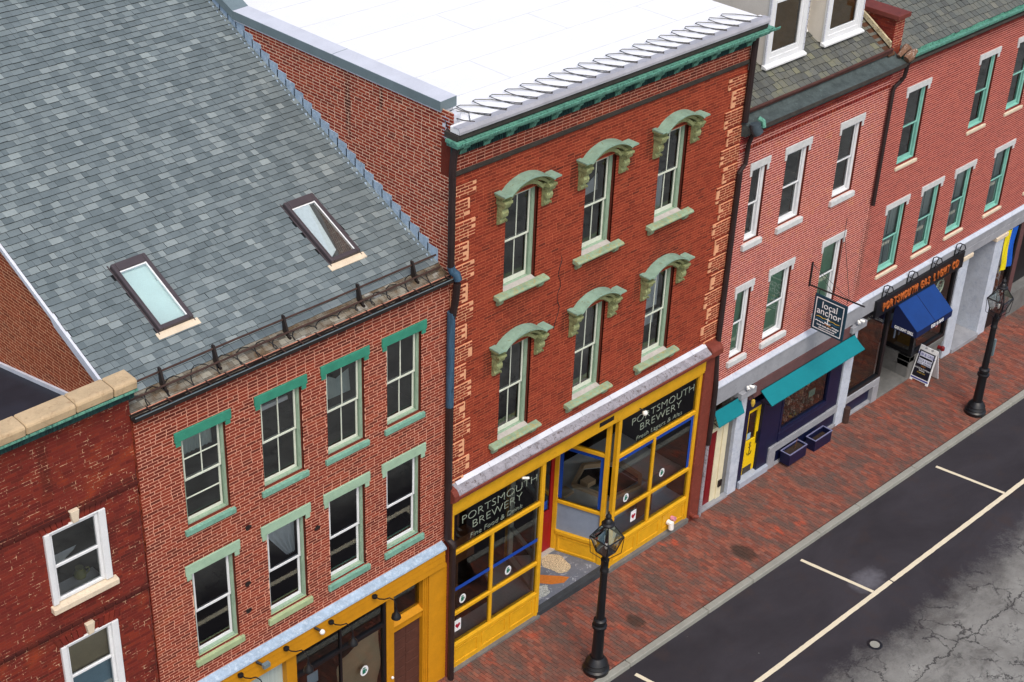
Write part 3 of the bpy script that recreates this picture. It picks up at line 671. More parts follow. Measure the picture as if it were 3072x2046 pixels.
# ================================================================ BUILDING B: shingled roof house
B_ = thing('brick_house', 'red brick house with grey shingled roof, green lintels and an ochre shopfront', 'building', (-4, 0, 0))
BU = [(-6.46, -5.53), (-4.76, -3.83), (-3.25, -2.33), (-1.76, -.87)]; BL = [(-6.48, -5.53), (-4.78, -3.86), (-3.28, -2.36), (-1.79, -.87)]
oB = [(a, b, 7.56, 9.46) for a, b in BU] + [(a, b, 4.48, 6.53) for a, b in BL]
bricks(B_, (0, 0, 0), (1, 0, 0), (0, -1, 0), (lambda z: (XB, XC), 3.75, 10.42), oB, m_brick_b, m_mort_b, J=.015, JZ=.018, seed=4)
zr = lambda y: 10.36 + .48 * y
bricks(B_, (XB, 0, 0), (0, 1, 0), (-1, 0, 0), (lambda z: (max(.0, (z - 10.3) / .48), 9.5), 7.5, 14.9), [], m_brick_g, m_mort_g, J=.014, JZ=.014, seed=5, name='gable_wall')
m = MB(); m.box(XB, XB + .02, .0, .12, 3, 10.4); m.build('wall_return', m_brick_b, B_)
for i, (a, b) in enumerate(BU):
    w = window(B_, a, b, 7.56, 9.46, up=(2, 2) if i == 0 else (2, 1), lo=(1, 2) if i == 0 else (2, 1),
               label=['top floor window with a storm sash of four panes over two', 'top floor window with a white bar behind its upper panes', 'top floor window with torn plastic behind the glass', 'top floor window with bare dark panes'][i])
    lintel(w, a, b, 9.46, 9.66, m_green, ear=.1); sill(w, a, b, 7.42, 7.565, m_sillgreen)
    if i == 0: drape(w, a + .1, b - .1, 8.9, 9.35, m_greyblind, .3, .02, 16)
    if i == 1: m = MB(); m.box(a + .08, b - .12, .26, .3, 9.08, 9.16); m.build('bar', m_white, w)
    if i == 2: 
        m = MB(); m.add([(a + .1, .3, 8.62), (b - .1, .3, 8.6), (b - .12, .32, 9.1), (a + .5, .34, 8.98), (a + .3, .32, 9.12), (a + .1, .3, 9.0)], [(0, 1, 2, 3, 4, 5)]); m.build('plastic_sheet', m_greyblind, w)
for i, (a, b) in enumerate(BL):
    w = window(B_, a, b, 4.48, 6.53, sash=m_white, up=(1, 1), lo=(1, 1), bot=.07, rw=.05,
               label=['lower window with bare dark panes over a dark lower sash', 'lower window with a swept white curtain', 'lower window with a flaked spot on its lintel', 'lower window nearest the black downspout'][i])
    lintel(w, a, b, 6.53, 6.75, m_palegreen, ear=.12); sill(w, a, b, 4.32, 4.49, m_sillolive if i < 2 else m_sillgreen)
    if i == 1: drape(w, a, b - .06, 5.55, 6.45, m_curtain, .24, .03, 9, skew=lambda k: (a + .62 - .6 * k, b - .1))
shell(B_, XB + .03, XC - .03, 5, [.05, 3.75, 7.0], 9.95)
# roof
roof = MB(); roof.quad((XB, -.03, zr(-.03) - .02), (XC + .0, -.03, zr(-.03) - .02), (XC + .0, 11, zr(11) - .02), (XB, 11, zr(11) - .02)); roof = roof.build('roof', m_butt, B_)
SKY = [(-5.98, -5.27, 1.15, 2.58), (-2.17, -1.46, 1.12, 2.55)]
insky = lambda a, b, y: any(s[0] + .02 < (a + b) / 2 < s[1] - .02 and s[2] - .03 < y < s[3] - .08 for s in SKY)
shingles(B_, roof, XB - .02, XC, .34, 10.6, zr, .48, .145, .1, .26, m_shingle, .021, seed=6, skip=insky)
shingles(B_, roof, XB - .02, XC, -.02, .33, zr, .48, .115, .12, .22, m_oldslate, .012, n_ind=0, seed=7, name='eave_slate')
# step flashing against the tall party wall, barge board on the other gable
rg = random.Random(5)
for k in range(27):
    y = .35 + k * .27; m = MB(); z = zr(y)
    m.add([(XC - .012, y, z + .0), (XC - .012, y + .3, zr(y + .3)), (XC - .012, y + .3, z + .33 + rg.uniform(-.02, .02)), (XC - .012, y, z + .3), (XC - .0, y, z), (XC - .0, y + .3, zr(y + .3)), (XC, y + .3, z + .33), (XC, y, z + .3),
           (XC - .1, y, z + .014), (XC - .1, y + .3, zr(y + .3) + .014)],
          [(0, 1, 2, 3), (0, 8, 9, 1), (3, 2, 6, 7), (0, 3, 7, 4)])
    m.build('step_flashing', m_zinc, B_)
m = MB(); m.ext([(.2, zr(.2) - .1), (11, zr(11) - .1), (11, zr(11) - .0), (.2, zr(.2) - .0)], XB - .07, XB - .0); m.build('barge_board', m_whitemetal, B_)
m = MB(); m.ext([(.5, zr(.5) - .2), (2.1, zr(2.1) - .2), (2.25, zr(2.25) - .101), (.3, zr(.3) - .101)], XB - .06, XB - .016); m.build('barge_patch', m_whitemetal, B_)
for i, (a, b, c, d) in enumerate(SKY):
    n = Vector((0, -.48, 1)).normalized(); s_ = Vector((0, 1, .48)).normalized()
    def K(x, y, h): p = Vector((x, y, zr(y))) + n * h; return tuple(p)
    def bar(m, x0, x1, y0, y1, h0, h1): m.hexa([K(x0, y0, h0), K(x1, y0, h0), K(x1, y1, h0), K(x0, y1, h0), K(x0, y0, h1), K(x1, y0, h1), K(x1, y1, h1), K(x0, y1, h1)])
    m = MB(); bar(m, a, a + .075, c, d, 0, .11); bar(m, b - .075, b, c, d, 0, .11); bar(m, a + .075, b - .075, c, c + .08, 0, .1); bar(m, a + .075, b - .075, d - .16, d, 0, .115)
    bar(m, a - .03, a - .002, c - .05, d + .05, 0, .03); bar(m, b + .002, b + .03, c - .05, d + .05, 0, .03)
    sk_ = m.build('skylight', m_pipe if False else m_gutter, B_, bevel=.01, label='skylight nearer the left gable with clear pale glass' if i == 0 else 'skylight nearer the tall party wall with a half drawn shade')
    sk_.data.materials[0] = plain('bronze_skylight_frame', srgb(74, 66, 70), .5, .15, 3) if i == 0 else SKYM
    SKYM = sk_.data.materials[0]
    m = MB(); m.quad(K(a + .075, c + .08, .085), K(b - .075, c + .08, .085), K(b - .075, d - .16, .085), K(a + .075, d - .16, .085)); m.build('pane', g_sky, sk_)
    m = MB(); bar(m, a - .08, b + .08, c - .13, c - .004, .005, .024); m.build('apron', m_creamstone, sk_)
    m = MB(); bar(m, b - .105, b - .078, c + .08, d - .16, .03, .088); bar(m, a + .08, b - .1, d - .19, d - .165, .03, .088); m.build('inner_lining', m_white, sk_)
    m = MB(); m.quad(K(a + .07, c + .07, .012), K(b - .07, c + .07, .012), K(b - .07, d - .15, .012), K(a + .07, d - .15, .012)); m.build('shaft', m_skyshade if i == 0 else m_interior, sk_)
    if i == 1:
        m = MB(); m.add([K(a + .08, c + .09, .07), K(a + .28, c + .2, .07), K(a + .42, d - .5, .07), K(b - .22, d - .17, .07), K(a + .08, d - .17, .07)], [(0, 1, 2, 3, 4)]); m.build('shade', m_curtain, sk_)
# gutter, snow rails
m = MB(); P = [(.0, 10.4), (.0, 10.3), (-.13, 10.3), (-.17, 10.33), (-.17, 10.42), (-.155, 10.42), (-.155, 10.345), (-.02, 10.325), (-.02, 10.4)]
m.ext(P, XB - .02, XC); g = m.build('gutter', m_gutter, B_)
for k in range(18):
    x = XB + .3 + k * .4; m = MB(); m.box(x, x + .025, -.165, .03, 10.405, 10.42); m.build('gutter_strap', m_rust, g)
m = MB(); m.box(XB - .03, XC, -.182, -.172, 10.41, 10.425); m.build('gutter_lip', m_greymetal, g)
posts = [-6.56, -5.46, -3.94, -2.21, -.85]
sg = MB()
for y, h in ((.16, .12), (.29, .27)): sg.tube([(XB + .05, y, zr(y) + h), (-5, y, zr(y) + h + .01), (-3, y, zr(y) + h - .008), (XC - .12, y, zr(y) + h)], .02, 6)
sg = sg.build('snow_guard', m_rust, B_)
for x in posts:
    m = MB(); m.box(x - .02, x + .02, .1, .33, zr(.2) - .02, zr(.2) + .02); m.ext([(.12, zr(.12)), (.3, zr(.3)), (.33, zr(.3) + .34), (.27, zr(.3) + .34)], x - .02, x + .02); m.build('guard_post', m_gutter, sg)
t = thing('heating_cable', 'thin black heating cable looped along the stained eave above the gutter', 'cable', (-4, .15, 10.4))
pts = []; n = 150
for i in range(n + 1):
    x = XB + .2 + (XC - XB - .5) * i / n; ph = i / n * 15 * 2 * math.pi + 1.2 * math.sin(i * .11); y = .16 + (.13 + .07 * math.sin(i * .05)) * math.cos(ph) + rng.uniform(-.012, .012); pts.append((x + .1 * math.sin(ph * 1) + rng.uniform(-.01, .01), y, zr(y) + .025))
m = MB(); m.tube(pts, .009, 4); m.build('cable', m_black, t)
# ochre shopfront of B
FZ0, FZ1 = 3.31, 3.78
m = MB(); m.ext([(.02, 3.93), (.0, 3.94), (-.16, 3.84), (-.17, 3.8), (-.15, 3.79), (.02, 3.79)], XB, XC - .12); m.build('shop_flashing', m_zinc, B_)
fs = MB(); fs.box(XB, XC - .14, -.12, .1, FZ0, FZ1 - .002); fas = fs.build('fascia', m_ochre, B_)
for k, (a, b) in enumerate(((3.32, 3.46), (3.472, 3.62), (3.632, 3.77))):
    m = MB(); m.ext([(-.122, a), (-.122, b), (-.132, b), (-.146, a)], XB, XC - .135); m.build('board', m_ochre, fas, bevel=.003)
m = MB()
for k in range(38):
    z = -.2 + k * .092; m.ext([(-.05, z), (-.05, z + .088), (-.062, z + .088), (-.074, z)], -.66, XC - .02)
m.box(-.66, XC - .02, -.05, .2, -.3, FZ0); m.build('clapboard_pier', m_ochre, B_)
m = MB()
for xx, yy in ((-.78, -.01), (-.74, -.025), (-.7, -.04)): m.box(xx, xx + .04, yy, .18, -.3, FZ0)
m.box(-1.83, -1.62, -.02, .18, -.3, FZ0); m.box(-1.62, -.78, .02, .18, 2.12, 2.3); m.ext([(-.02, 2.3), (-.02, 2.33), (.18, 2.42), (.18, 2.3)], -1.62, -.78); m.build('door_frame', m_ochre, B_, bevel=.006)
m = MB(); m.quad((-1.62, .12, 2.42), (-.78, .12, 2.42), (-.78, .12, FZ0), (-1.62, .12, FZ0)); m.build('transom_pane', g_shop, B_)
d = MB(); d.box(-1.62, -.78, .1, .15, -.1, 2.12); d = d.build('door', m_browndoor, B_)
for k in range(7):
    for x0, x1 in ((-1.58, -1.22), (-1.19, -.82)):
        z = .1 + k * .28 + (0 if x0 < -1.4 else .05); m = MB(); m.box(x0, x1, .088, .099, z, z + .25); m.build('panel', m_browndoor, d, bevel=.008)
m = MB(); m.lathe([(.012, 0), (.035, .02), (.03, .05), (.01, .06)], 0, 0, 10)
kn = m.mesh('knob', m_lampwhite); o = link('knob', kn, d); o.location = Vector((-1.7, -.02, .95)) - ORG[B_]; o.rotation_euler = (R(90), 0, 0)
m = MB(); m.box(-5.6, -1.83, -.05, .12, -.3, .55); m.box(XB, -5.6, -.06, .12, -.3, FZ0); m.box(-4.5, -4.25, -.03, .14, .55, FZ0); m.build('shop_stallboard', m_ochre, B_)
m = MB(); m.box(-1.9, -1.832, .0, .1, .55, FZ0); m.box(-4.25, -1.9, .0, .1, 2.5, 2.58); m.box(-4.25, -1.9, .0, .1, .55, .62); m.box(-3.08, -3.03, .02, .09, .62, 2.5); m.box(-3.08, -3.03, .02, .09, 2.58, FZ0)
sw = m.build('shop_window', m_black, B_)
for (a, b, c, e) in ((-4.25, -3.08, .62, 2.5), (-3.03, -1.9, .62, 2.5), (-4.25, -3.08, 2.58, FZ0), (-3.03, -1.9, 2.58, FZ0)):
    MB().quad((a, .05, c), (b, .05, c), (b, .05, e), (a, .05, e)).build('pane', g_shop, sw)
m = MB(); vs = []; 
for i in range(25):
    for j in range(13):
        x = -3.02 + 1.1 * i / 24; z = .6 + 1.9 * j / 12; vs.append((x, .16 + .05 * math.sin(x * 3 + z * 2.4) + .03 * math.sin(x * 7 - z * 5), z - .5 * max(0, (z - 1.8)) * (1 - i / 24)))
m.add(vs, [(i * 13 + j, (i + 1) * 13 + j, (i + 1) * 13 + j + 1, i * 13 + j + 1) for i in range(24) for j in range(12)]); m.build('window_paper', m_paper, sw, smooth=True)
m = MB(); m.box(-3.9, -3.62, .1, .11, 2.0, 2.3); m.build('notice', m_paleblue, sw)
m = MB(); m.box(-5.6, -4.5, .12, .2, .55, FZ0); m.build('blocked_window', m_greyblind, B_)
def sticker(par, x, z, y=.03, s=1.0):
    m = MB(); a = [(x + .1 * s * math.cos(t), z + .125 * s * math.sin(t)) for t in [2 * math.pi * k / 20 for k in range(20)]]
    m.add([(p, y, q) for p, q in a], [tuple(range(20))]); st = m.build('mug_sticker', m_signwhite, par)
    m = MB()
    for q in ([(x - .05 * s, z - .07 * s), (x + .03 * s, z - .07 * s), (x + .03 * s, z + .04 * s), (x - .05 * s, z + .04 * s)], [(x + .035 * s, z - .04 * s), (x + .06 * s, z - .04 * s), (x + .06 * s, z + .02 * s), (x + .035 * s, z + .02 * s)], [(x - .055 * s, z + .05 * s), (x + .035 * s, z + .05 * s), (x + .02 * s, z + .085 * s), (x - .04 * s, z + .085 * s)]):
        m.add([(p, y - .003, r_) for p, r_ in q], [(0, 1, 2, 3)])
    m.build('mug_mark', m_stickergreen, par)
sticker(sw, -2.42, 1.55, .04, 1.1)
# gooseneck lamps and floods over B's fascia
for x, lab in ((-2.3, 'black gooseneck lamp beside the transom over the brown door'), (-3.46, 'black gooseneck lamp over the papered shop window'), (-4.6, 'black gooseneck lamp left of the white flood light'), (-5.71, 'black gooseneck lamp lowest in the picture, by its bottom edge')):
    t = thing('gooseneck_lamp', lab, 'wall lamp', (x, -.16, 3.72), 'black gooseneck lamps on the ochre fascia')
    m = MB(); m.lathe([(.06, 0), (.06, .05), (.02, .06)], x, -.19, 10, z=3.66); m.build('mount', m_black, t)
    m = MB(); pts = [(x, -.19, 3.69), (x + .02, -.3, 3.68), (x + .06, -.42, 3.72), (x + .1, -.55, 3.82), (x + .13, -.66, 3.8), (x + .14, -.7, 3.7), (x + .14, -.7, 3.55)]
    m.tube(pts, .013, 6); m.build('arm', m_black, t, smooth=True)
    m = MB(); m.lathe([(.03, .2), (.04, .14), (.09, .08), (.105, .0), (.1, -.005), (.085, .06)], x + .14, -.7, 16, z=3.36); m.build('shade', m_black, t, smooth=True)
for x, mt, lab, w in ((-3.8, m_lampwhite, 'small white bulb flood light on the ochre fascia', .06), (-5.25, m_greymetal, 'small grey square flood light on the ochre fascia', .07)):
    t = thing('flood_light', lab, 'flood light', (x, -.16, 3.75))
    m = MB(); m.tube([(x - .06, -.16, 3.76), (x - .03, -.22, 3.74), (x, -.27, 3.72)], .03, 8); m.build('mount', m_black, t)
    m = MB()
    if mt is m_lampwhite: m.blob((x + .02, -.3, 3.69), (w, w, w))
    else: m.box(x - .02, x + .13, -.36, -.28, 3.66, 3.76)
    m.build('head', mt, t, smooth=mt is m_lampwhite)

for x, z in ((-5.19, 6.9), (-5.28, 5.6), (-5.3, 4.95), (-3.58, 6.05)):
    m = MB(); m.ext([(x + .07 * math.cos(a) * (1 + .3 * math.sin(3 * a + x)), z + .06 * math.sin(a)) for a in [k * math.pi / 5 for k in range(10)]], -.008, .0, ax=1); m.build('wall_scar', m_gutter, B_)

# ================================================================ BUILDING C: the tall house with hooded windows and the yellow shopfront
C_ = thing('brick_house', 'tall red brick house with white flat roof, arched green hoods and yellow shopfront', 'building', (4.4, 0, 0))
CU = [(1.36, 2.28), (3.7, 4.62), (6.06, 6.99)]
oC = [(a, b, 9.48, 11.58) for a, b in CU] + [(a, b, 5.82, 8.06) for a, b in CU]
Hc = .0666
def proudC(a, b, z, r):
    k = (r + 3) % 7
    if z > 12.35: return 0
    if k < 6:
        blk = ((r + 3) // 7) % 2; wq = .62 if blk else .46
        if b < XC + wq + .05 or a > XD - wq - .12: return .03
    return 0
def openq(z): return (XC, XD)
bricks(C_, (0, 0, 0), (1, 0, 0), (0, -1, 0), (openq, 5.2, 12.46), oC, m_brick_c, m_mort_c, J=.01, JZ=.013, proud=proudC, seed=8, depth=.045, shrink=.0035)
# quoin blocks carry pale mortar beds of their own
r = 0
qm = MB()
for r in range(0, 106):
    z = 5.2 + r * Hc; k = (r + 3) % 7
    if k < 6:
        wq = .62 if ((r + 3) // 7) % 2 else .46
        for a, b in ((XC + .002, XC + wq), (XD - wq - .06, XD - .002)): qm.box(a, b, -.0275, .0, z + (.005 if k == 0 else 0), z + Hc - .0005)
q = qm.build('quoin_bed', m_mort_q, C_); q['kind'] = 'stuff'
bricks(C_, (0, -.012, 0), (1, 0, 0), (0, -1, 0), (lambda z: (XC, XD), 12.58, 12.92), [], m_brick_b, m_mort_b, J=.012, JZ=.016, n_ind=0, seed=9, name='frieze_band')
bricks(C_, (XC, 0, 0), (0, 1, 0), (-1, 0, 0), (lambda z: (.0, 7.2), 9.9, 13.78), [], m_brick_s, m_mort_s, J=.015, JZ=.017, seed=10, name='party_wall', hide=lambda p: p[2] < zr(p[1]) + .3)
m = MB(); m.ext([(.02, 12.46), (-.02, 12.47), (-.07, 12.52), (-.075, 12.57), (.02, 12.585)], XC - .01, XD + .01); m.build('ledge', m_dark, C_)
m = MB(); m.box(XC - .005, XD, .03, .3, 12.46, 13.2); m.box(XC + .012, XC + .3, .03, 7.2, 3, 9.95); m.build('wall_core', m_reveal, C_)
# bracketed copper cornice
m = MB(); m.box(XC - .02, XD + .02, -.05, .03, 12.92, 13.16); m.build('cornice_frieze', m_copper_d, C_)
m = MB()
for k in range(196): 
    x = XC + .0 + k * .0465; m.box(x, x + .02, -.085, -.05, 12.94, 13.14)
o = m.build('cornice_reeding', m_copper_d, C_); o['kind'] = 'stuff'
for k in range(15):
    x = XC + .1 + k * .62; m = MB(); m.ext([(-.05, 12.93), (-.09, 12.95), (-.12, 13.03), (-.2, 13.1), (-.2, 13.16), (-.05, 13.16)], x, x + .17); m.build('cornice_block', m_copper, C_)
def run_c(prof, mat, name, xl=XC - .14, xr=XD + .36):  # cornice moulding with a short return on the left end
    m = MB(); m.ext(prof, xl, xr); m.build(name, mat, C_)
m = MB(); m.ext([(.03, 13.16), (-.27, 13.17), (-.29, 13.2), (-.29, 13.24), (.03, 13.24)], XC - .13, XD + .28); m.build('cornice_soffit', m_copper, C_, bevel=.008)
m = MB(); m.ext([(.03, 13.242), (-.3, 13.242), (-.42, 13.29), (-.44, 13.35), (-.425, 13.355), (-.41, 13.31), (-.29, 13.262), (-.29, 13.3), (.03, 13.3)], XC - .16, XD + .42); m.build('gutter', m_copper, C_)
m = MB(); m.ext([(.12, 13.302), (-.22, 13.302), (-.25, 13.34), (-.25, 13.42), (.12, 13.42)], XC - .1, XD + .2); m.build('cornice_back', m_dark, C_)
# membrane roof
RZC = 13.56
m = MB(); m.box(XC + .3, XD + .12, .0, 16, 13.4, RZC); m.ext([(.0, 13.425), (-.25, 13.425), (-.27, 13.46), (-.24, RZC), (.0, RZC)], XC - .08, XD + .2); rf = m.build('roof', m_membrane, C_, bevel=.02)
m = MB(); m.ext([(-.285, 13.45), (-.285, 13.5), (-.25, RZC + .008), (-.1, RZC + .008), (-.1, RZC + .003), (-.245, RZC + .003), (-.275, 13.5), (-.275, 13.45)], XC - .09, XD + .21); m.build('edge_strip', plain('weathered_edge_metal', srgb(168, 168, 176), .5, .15, 2), rf)
for y in (.9, 2.1, 3.3, 4.5, 5.7, 6.9, 8.1):
    m = MB(); m.box(XC + .45, XD, y, y + .02, RZC + .002, RZC + .006); m.build('membrane_seam', m_seam, rf)
for x, ya, yb in ((2.3, .9, 2.1), (5.2, 2.1, 3.3), (3.6, 3.3, 4.5), (7.4, .9, 2.1), (6.4, 4.5, 5.7)):
    m = MB(); m.box(x, x + .015, ya + .02, yb, RZC + .002, RZC + .006); m.build('membrane_seam', m_seam, rf)
# parapet with folded metal coping
m = MB(); m.box(XC + .012, XC + .3, .32, 7.2, 9.95, 13.8); m.build('parapet', m_membrane, C_)
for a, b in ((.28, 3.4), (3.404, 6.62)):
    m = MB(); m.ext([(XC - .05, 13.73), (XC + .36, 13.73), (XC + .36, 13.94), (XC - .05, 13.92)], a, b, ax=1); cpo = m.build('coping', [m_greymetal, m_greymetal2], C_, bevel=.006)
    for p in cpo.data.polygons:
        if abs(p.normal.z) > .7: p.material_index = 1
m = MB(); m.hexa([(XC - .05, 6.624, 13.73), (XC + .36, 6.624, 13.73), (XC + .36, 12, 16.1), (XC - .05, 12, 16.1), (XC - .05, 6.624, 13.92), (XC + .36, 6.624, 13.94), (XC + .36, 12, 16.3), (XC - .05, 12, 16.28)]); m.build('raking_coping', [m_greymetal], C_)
m = MB(); m.box(XC - .03, XC - .002, .3, 6.62, 13.7, 13.73); m.box(XC + .0, XC + .3, .1, .28, 13.2, 13.66); m.build('coping_drip', m_whitemetal, C_)
# downspout between B and C
m = MB(); m.tube([(XC - .02, -.14, 13.15), (XC - .08, -.12, 12.95), (XC - .09, -.11, 12.6), (XC - .09, -.11, 10.65)], .07, 8); m.build('downspout', m_pipe, C_, smooth=True)
m = MB(); m.tube([(XC - .09, -.11, 10.66), (XC - .07, -.13, 10.56), (XC - .02, -.2, 10.5), (XC - .0, -.22, 10.38)], .085, 10); m.build('downspout_elbow', m_bluepipe, C_, smooth=True)
m = MB(); m.tube([(XC, -.2, 10.3), (XC + .0, -.16, 9.9), (XC - .02, -.1, 9.5)], .075, 8); m.build('downspout', m_pipe, C_, smooth=True)
m = MB(); m.tube([(XC - .04, -.09, 9.62), (XC - .04, -.09, 7.4)], .085, 10); m.build('downspout', m_bluepipe, C_, smooth=True)
m = MB(); m.tube([(XC - .04, -.09, 7.4), (XC - .03, -.09, 4.0), (XC - .0, -.2, 3.9), (XC + .02, -.22, 3.8)], .08, 8); m.build('downspout', m_pipe, C_, smooth=True)
m = MB(); m.tube([(XC + .02, -.2, 3.85), (XC + .02, -.22, -.1)], .07, 8); m.build('downspout', m_pipe, C_, smooth=True)
# windows with hoods, consoles and bracketed sills
def hood(w, xc, zt, zo):
    hw, ln = .8, 40; top = []
    def zt_(t): 
        e = abs(t) / hw
        return zt + (.22 * max(0, 1 - (e / .74) ** 2) ** .8 if e < .74 else 0) + (.025 if e > .8 else 0)
    xs = [xc - hw + 2 * hw * i / ln for i in range(ln + 1)]
    def layer(name, mat, d0, d1, h0, h1, wd):   # slab between top-h0 and top-h1, depth -d..0
        m = MB(); vs = []; k = wd / hw
        for x in xs:
            z = zt_(x - xc); xx = xc + (x - xc) * k
            vs += [(xx, -d0, z - h0), (xx, .03, z - h0), (xx, .03, z - h1), (xx, -d1, z - h1)]
        fs = [(4 * i + j, 4 * i + (j + 1) % 4, 4 * i + 4 + (j + 1) % 4, 4 * i + 4 + j) for i in range(ln) for j in range(4)] + [(0, 1, 2, 3), (4 * ln + 3, 4 * ln + 2, 4 * ln + 1, 4 * ln)]
        m.add(vs, fs); return m
    h = layer('', None, .3, .3, 0, .03, .8).build('hood', [m_hood], w)
    layer('', None, .298, .22, .031, .075, .79).build('hood_moulding', [m_hood2], h)
    layer('', None, .2, .17, .076, .15, .74).build('hood_moulding', [m_hood2], h)
    layer('', None, .14, .12, .151, .24, .6).build('hood_face', [m_hood2], h)
    for sx in (-1, 1):
        x = xc + sx * .63; m = MB()
        pr = []
        for (y, z) in ((.0, 0), (-.22, 0), (-.24, -.05), (-.21, -.13), (-.14, -.2), (-.17, -.27), (-.15, -.36), (-.08, -.4), (-.1, -.46), (-.07, -.53), (-.02, -.56), (0, -.54)): pr.append((y, zt - .145 + z))
        m.ext(pr, x - .085, x + .085); m.ext([(0, zt - .14), (-.25, zt - .14), (-.25, zt - .19), (-.22, zt - .22), (0, zt - .24)], x - .11, x + .11)
        for zz, rr in ((-.3, .05), (-.47, .035)):
            for sd_ in (-.088, .088): m.tube([(x + sd_ - .004, -.1, zt - .145 + zz), (x + sd_ + .004, -.1, zt - .145 + zz)], rr, 10)
        m.build('console', m_hood2, h, bevel=.01)
names = [['top floor hooded window nearest the black downspout, bare dark panes', 'top floor hooded window with a slanted white cloth inside', 'top floor hooded window with white boxes inside its lower sash'],
         ['first floor hooded window nearest the black downspout', 'first floor hooded window with dusty grey panes', 'first floor hooded window with a pulled white shade']]
for row, (zs, zt) in enumerate(((9.48, 11.58), (5.82, 8.06))):
    for i, (a, b) in enumerate(CU):
        w = window(C_, a, b, zs, zt, y=.1, up=(2, 1), lo=(2, 1), cw=.075, label=names[row][i], bot=.1)
        hood(w, (a + b) / 2, zt + .2, zt)
        m = MB(); m.ext([(-.02, zs - .1), (-.02, zs + .0), (.12, zs + .035), (.12, zs - .1)], a + .002, b - .002); m.build('sub_sill', m_sillwood, w)
        m = MB(); m.ext([(.0, zs - .11), (-.16, zs - .11), (-.19, zs - .07), (-.19, zs - .045), (-.15, zs - .02), (.0, zs + .0)], a - .27, b + .27)
        for xx in (a - .2, b + .06): m.ext([(.0, zs - .112), (-.12, zs - .112), (-.1, zs - .2), (-.05, zs - .26), (0, zs - .26)], xx, xx + .13)
        m.build('sill', m_sill_c, w, bevel=.008)
        if row == 0 and i == 1:
            m = MB(); m.add([(a + .1, .42, 10.55), (b - .08, .4, 10.62), (b - .08, .42, 11.0), (a + .35, .45, 10.72)], [(0, 1, 2, 3)]); m.build('cloth', m_curtain, w)
        if row == 0 and i == 2:
            m = MB(); m.box(a + .1, b - .25, .4, .6, 9.5, 10.35); m.box(a + .12, a + .5, .42, .6, 10.6, 10.9); m.build('boxes', m_curtain, w)
        if row == 1 and i == 2:
            drape(w, a + .09, b - .22, 7.0, 7.95, m_curtain, .26, .012, 5, 'shade'); m = MB(); m.quad((a + .1, .27, 6.55), (b - .3, .27, 6.55), (b - .25, .28, 6.9), (a + .1, .27, 6.85)); m.build('paper', m_curtain, w)
        if row == 1 and i == 1: m = MB(); m.quad((a + .09, .3, 5.9), (b - .08, .3, 5.9), (b - .08, .3, 7.98), (a + .09, .3, 7.98)); m.build('shade', m_interior, w)
shell(C_, XC + .03, XD - .03, 5, [5.0, 8.7], 12.9)
m = MB(); m.tube([(3.05 + .05 * math.sin(k * 1.7), -.004, 9.75 - k * .16) for k in range(11)] + [(2.95, -.004, 7.95)], [.004 + .008 * abs(math.sin(k)) for k in range(12)], 4); m.build('crack', m_black, C_)
# pent roof, gutter band, fascia
m = MB(); m.ext([(.0, 5.14), (-.27, 5.14), (-.27, 5.17), (.0, 5.34)], XC + .05, 8.72); m.build('pent_roof', m_pent, C_)
m = MB(); m.ext([(.0, 5.0), (-.2, 5.0), (-.29, 5.06), (-.3, 5.14), (-.271, 5.145), (.0, 5.139)], XC + .05, 8.72); m.build('pent_gutter', m_redbrown, C_, bevel=.006)
for k in range(9):
    x = .1 + k * .98; m = MB(); m.ext([(.0, 5.345), (-.1, 5.285), (-.1, 5.295), (.0, 5.36)], x, x + .97); m.build('lead_strip', m_whitemetal, C_)
m = MB(); m.box(-.04, 8.5, -.12, .06, 4.6, 4.998); m.box(-.04, 8.5, -.1, .06, 4.54, 4.598); fa = m.build('fascia', m_yellow, C_, bevel=.006)
m = MB(); m.box(4.6, 5.1, -.124, -.116, 4.7, 4.82); m.build('vent_slot', m_black, fa)
# end pilasters with scrolled caps
for x0, x1, pm in ((XC - .02, -.04, m_redbrown), (8.5, 8.9, m_redbrown)):
    m = MB(); m.box(x0, x1, -.12, .05, -.3, 4.95); m.ext([(.0, 4.95), (-.16, 4.95), (-.3, 5.05), (-.3, 5.2), (-.22, 5.3), (.0, 5.35)], x0 - .02, x1 + .02 if x0 < 0 else x1); m.build('pilaster', pm, C_, bevel=.008)
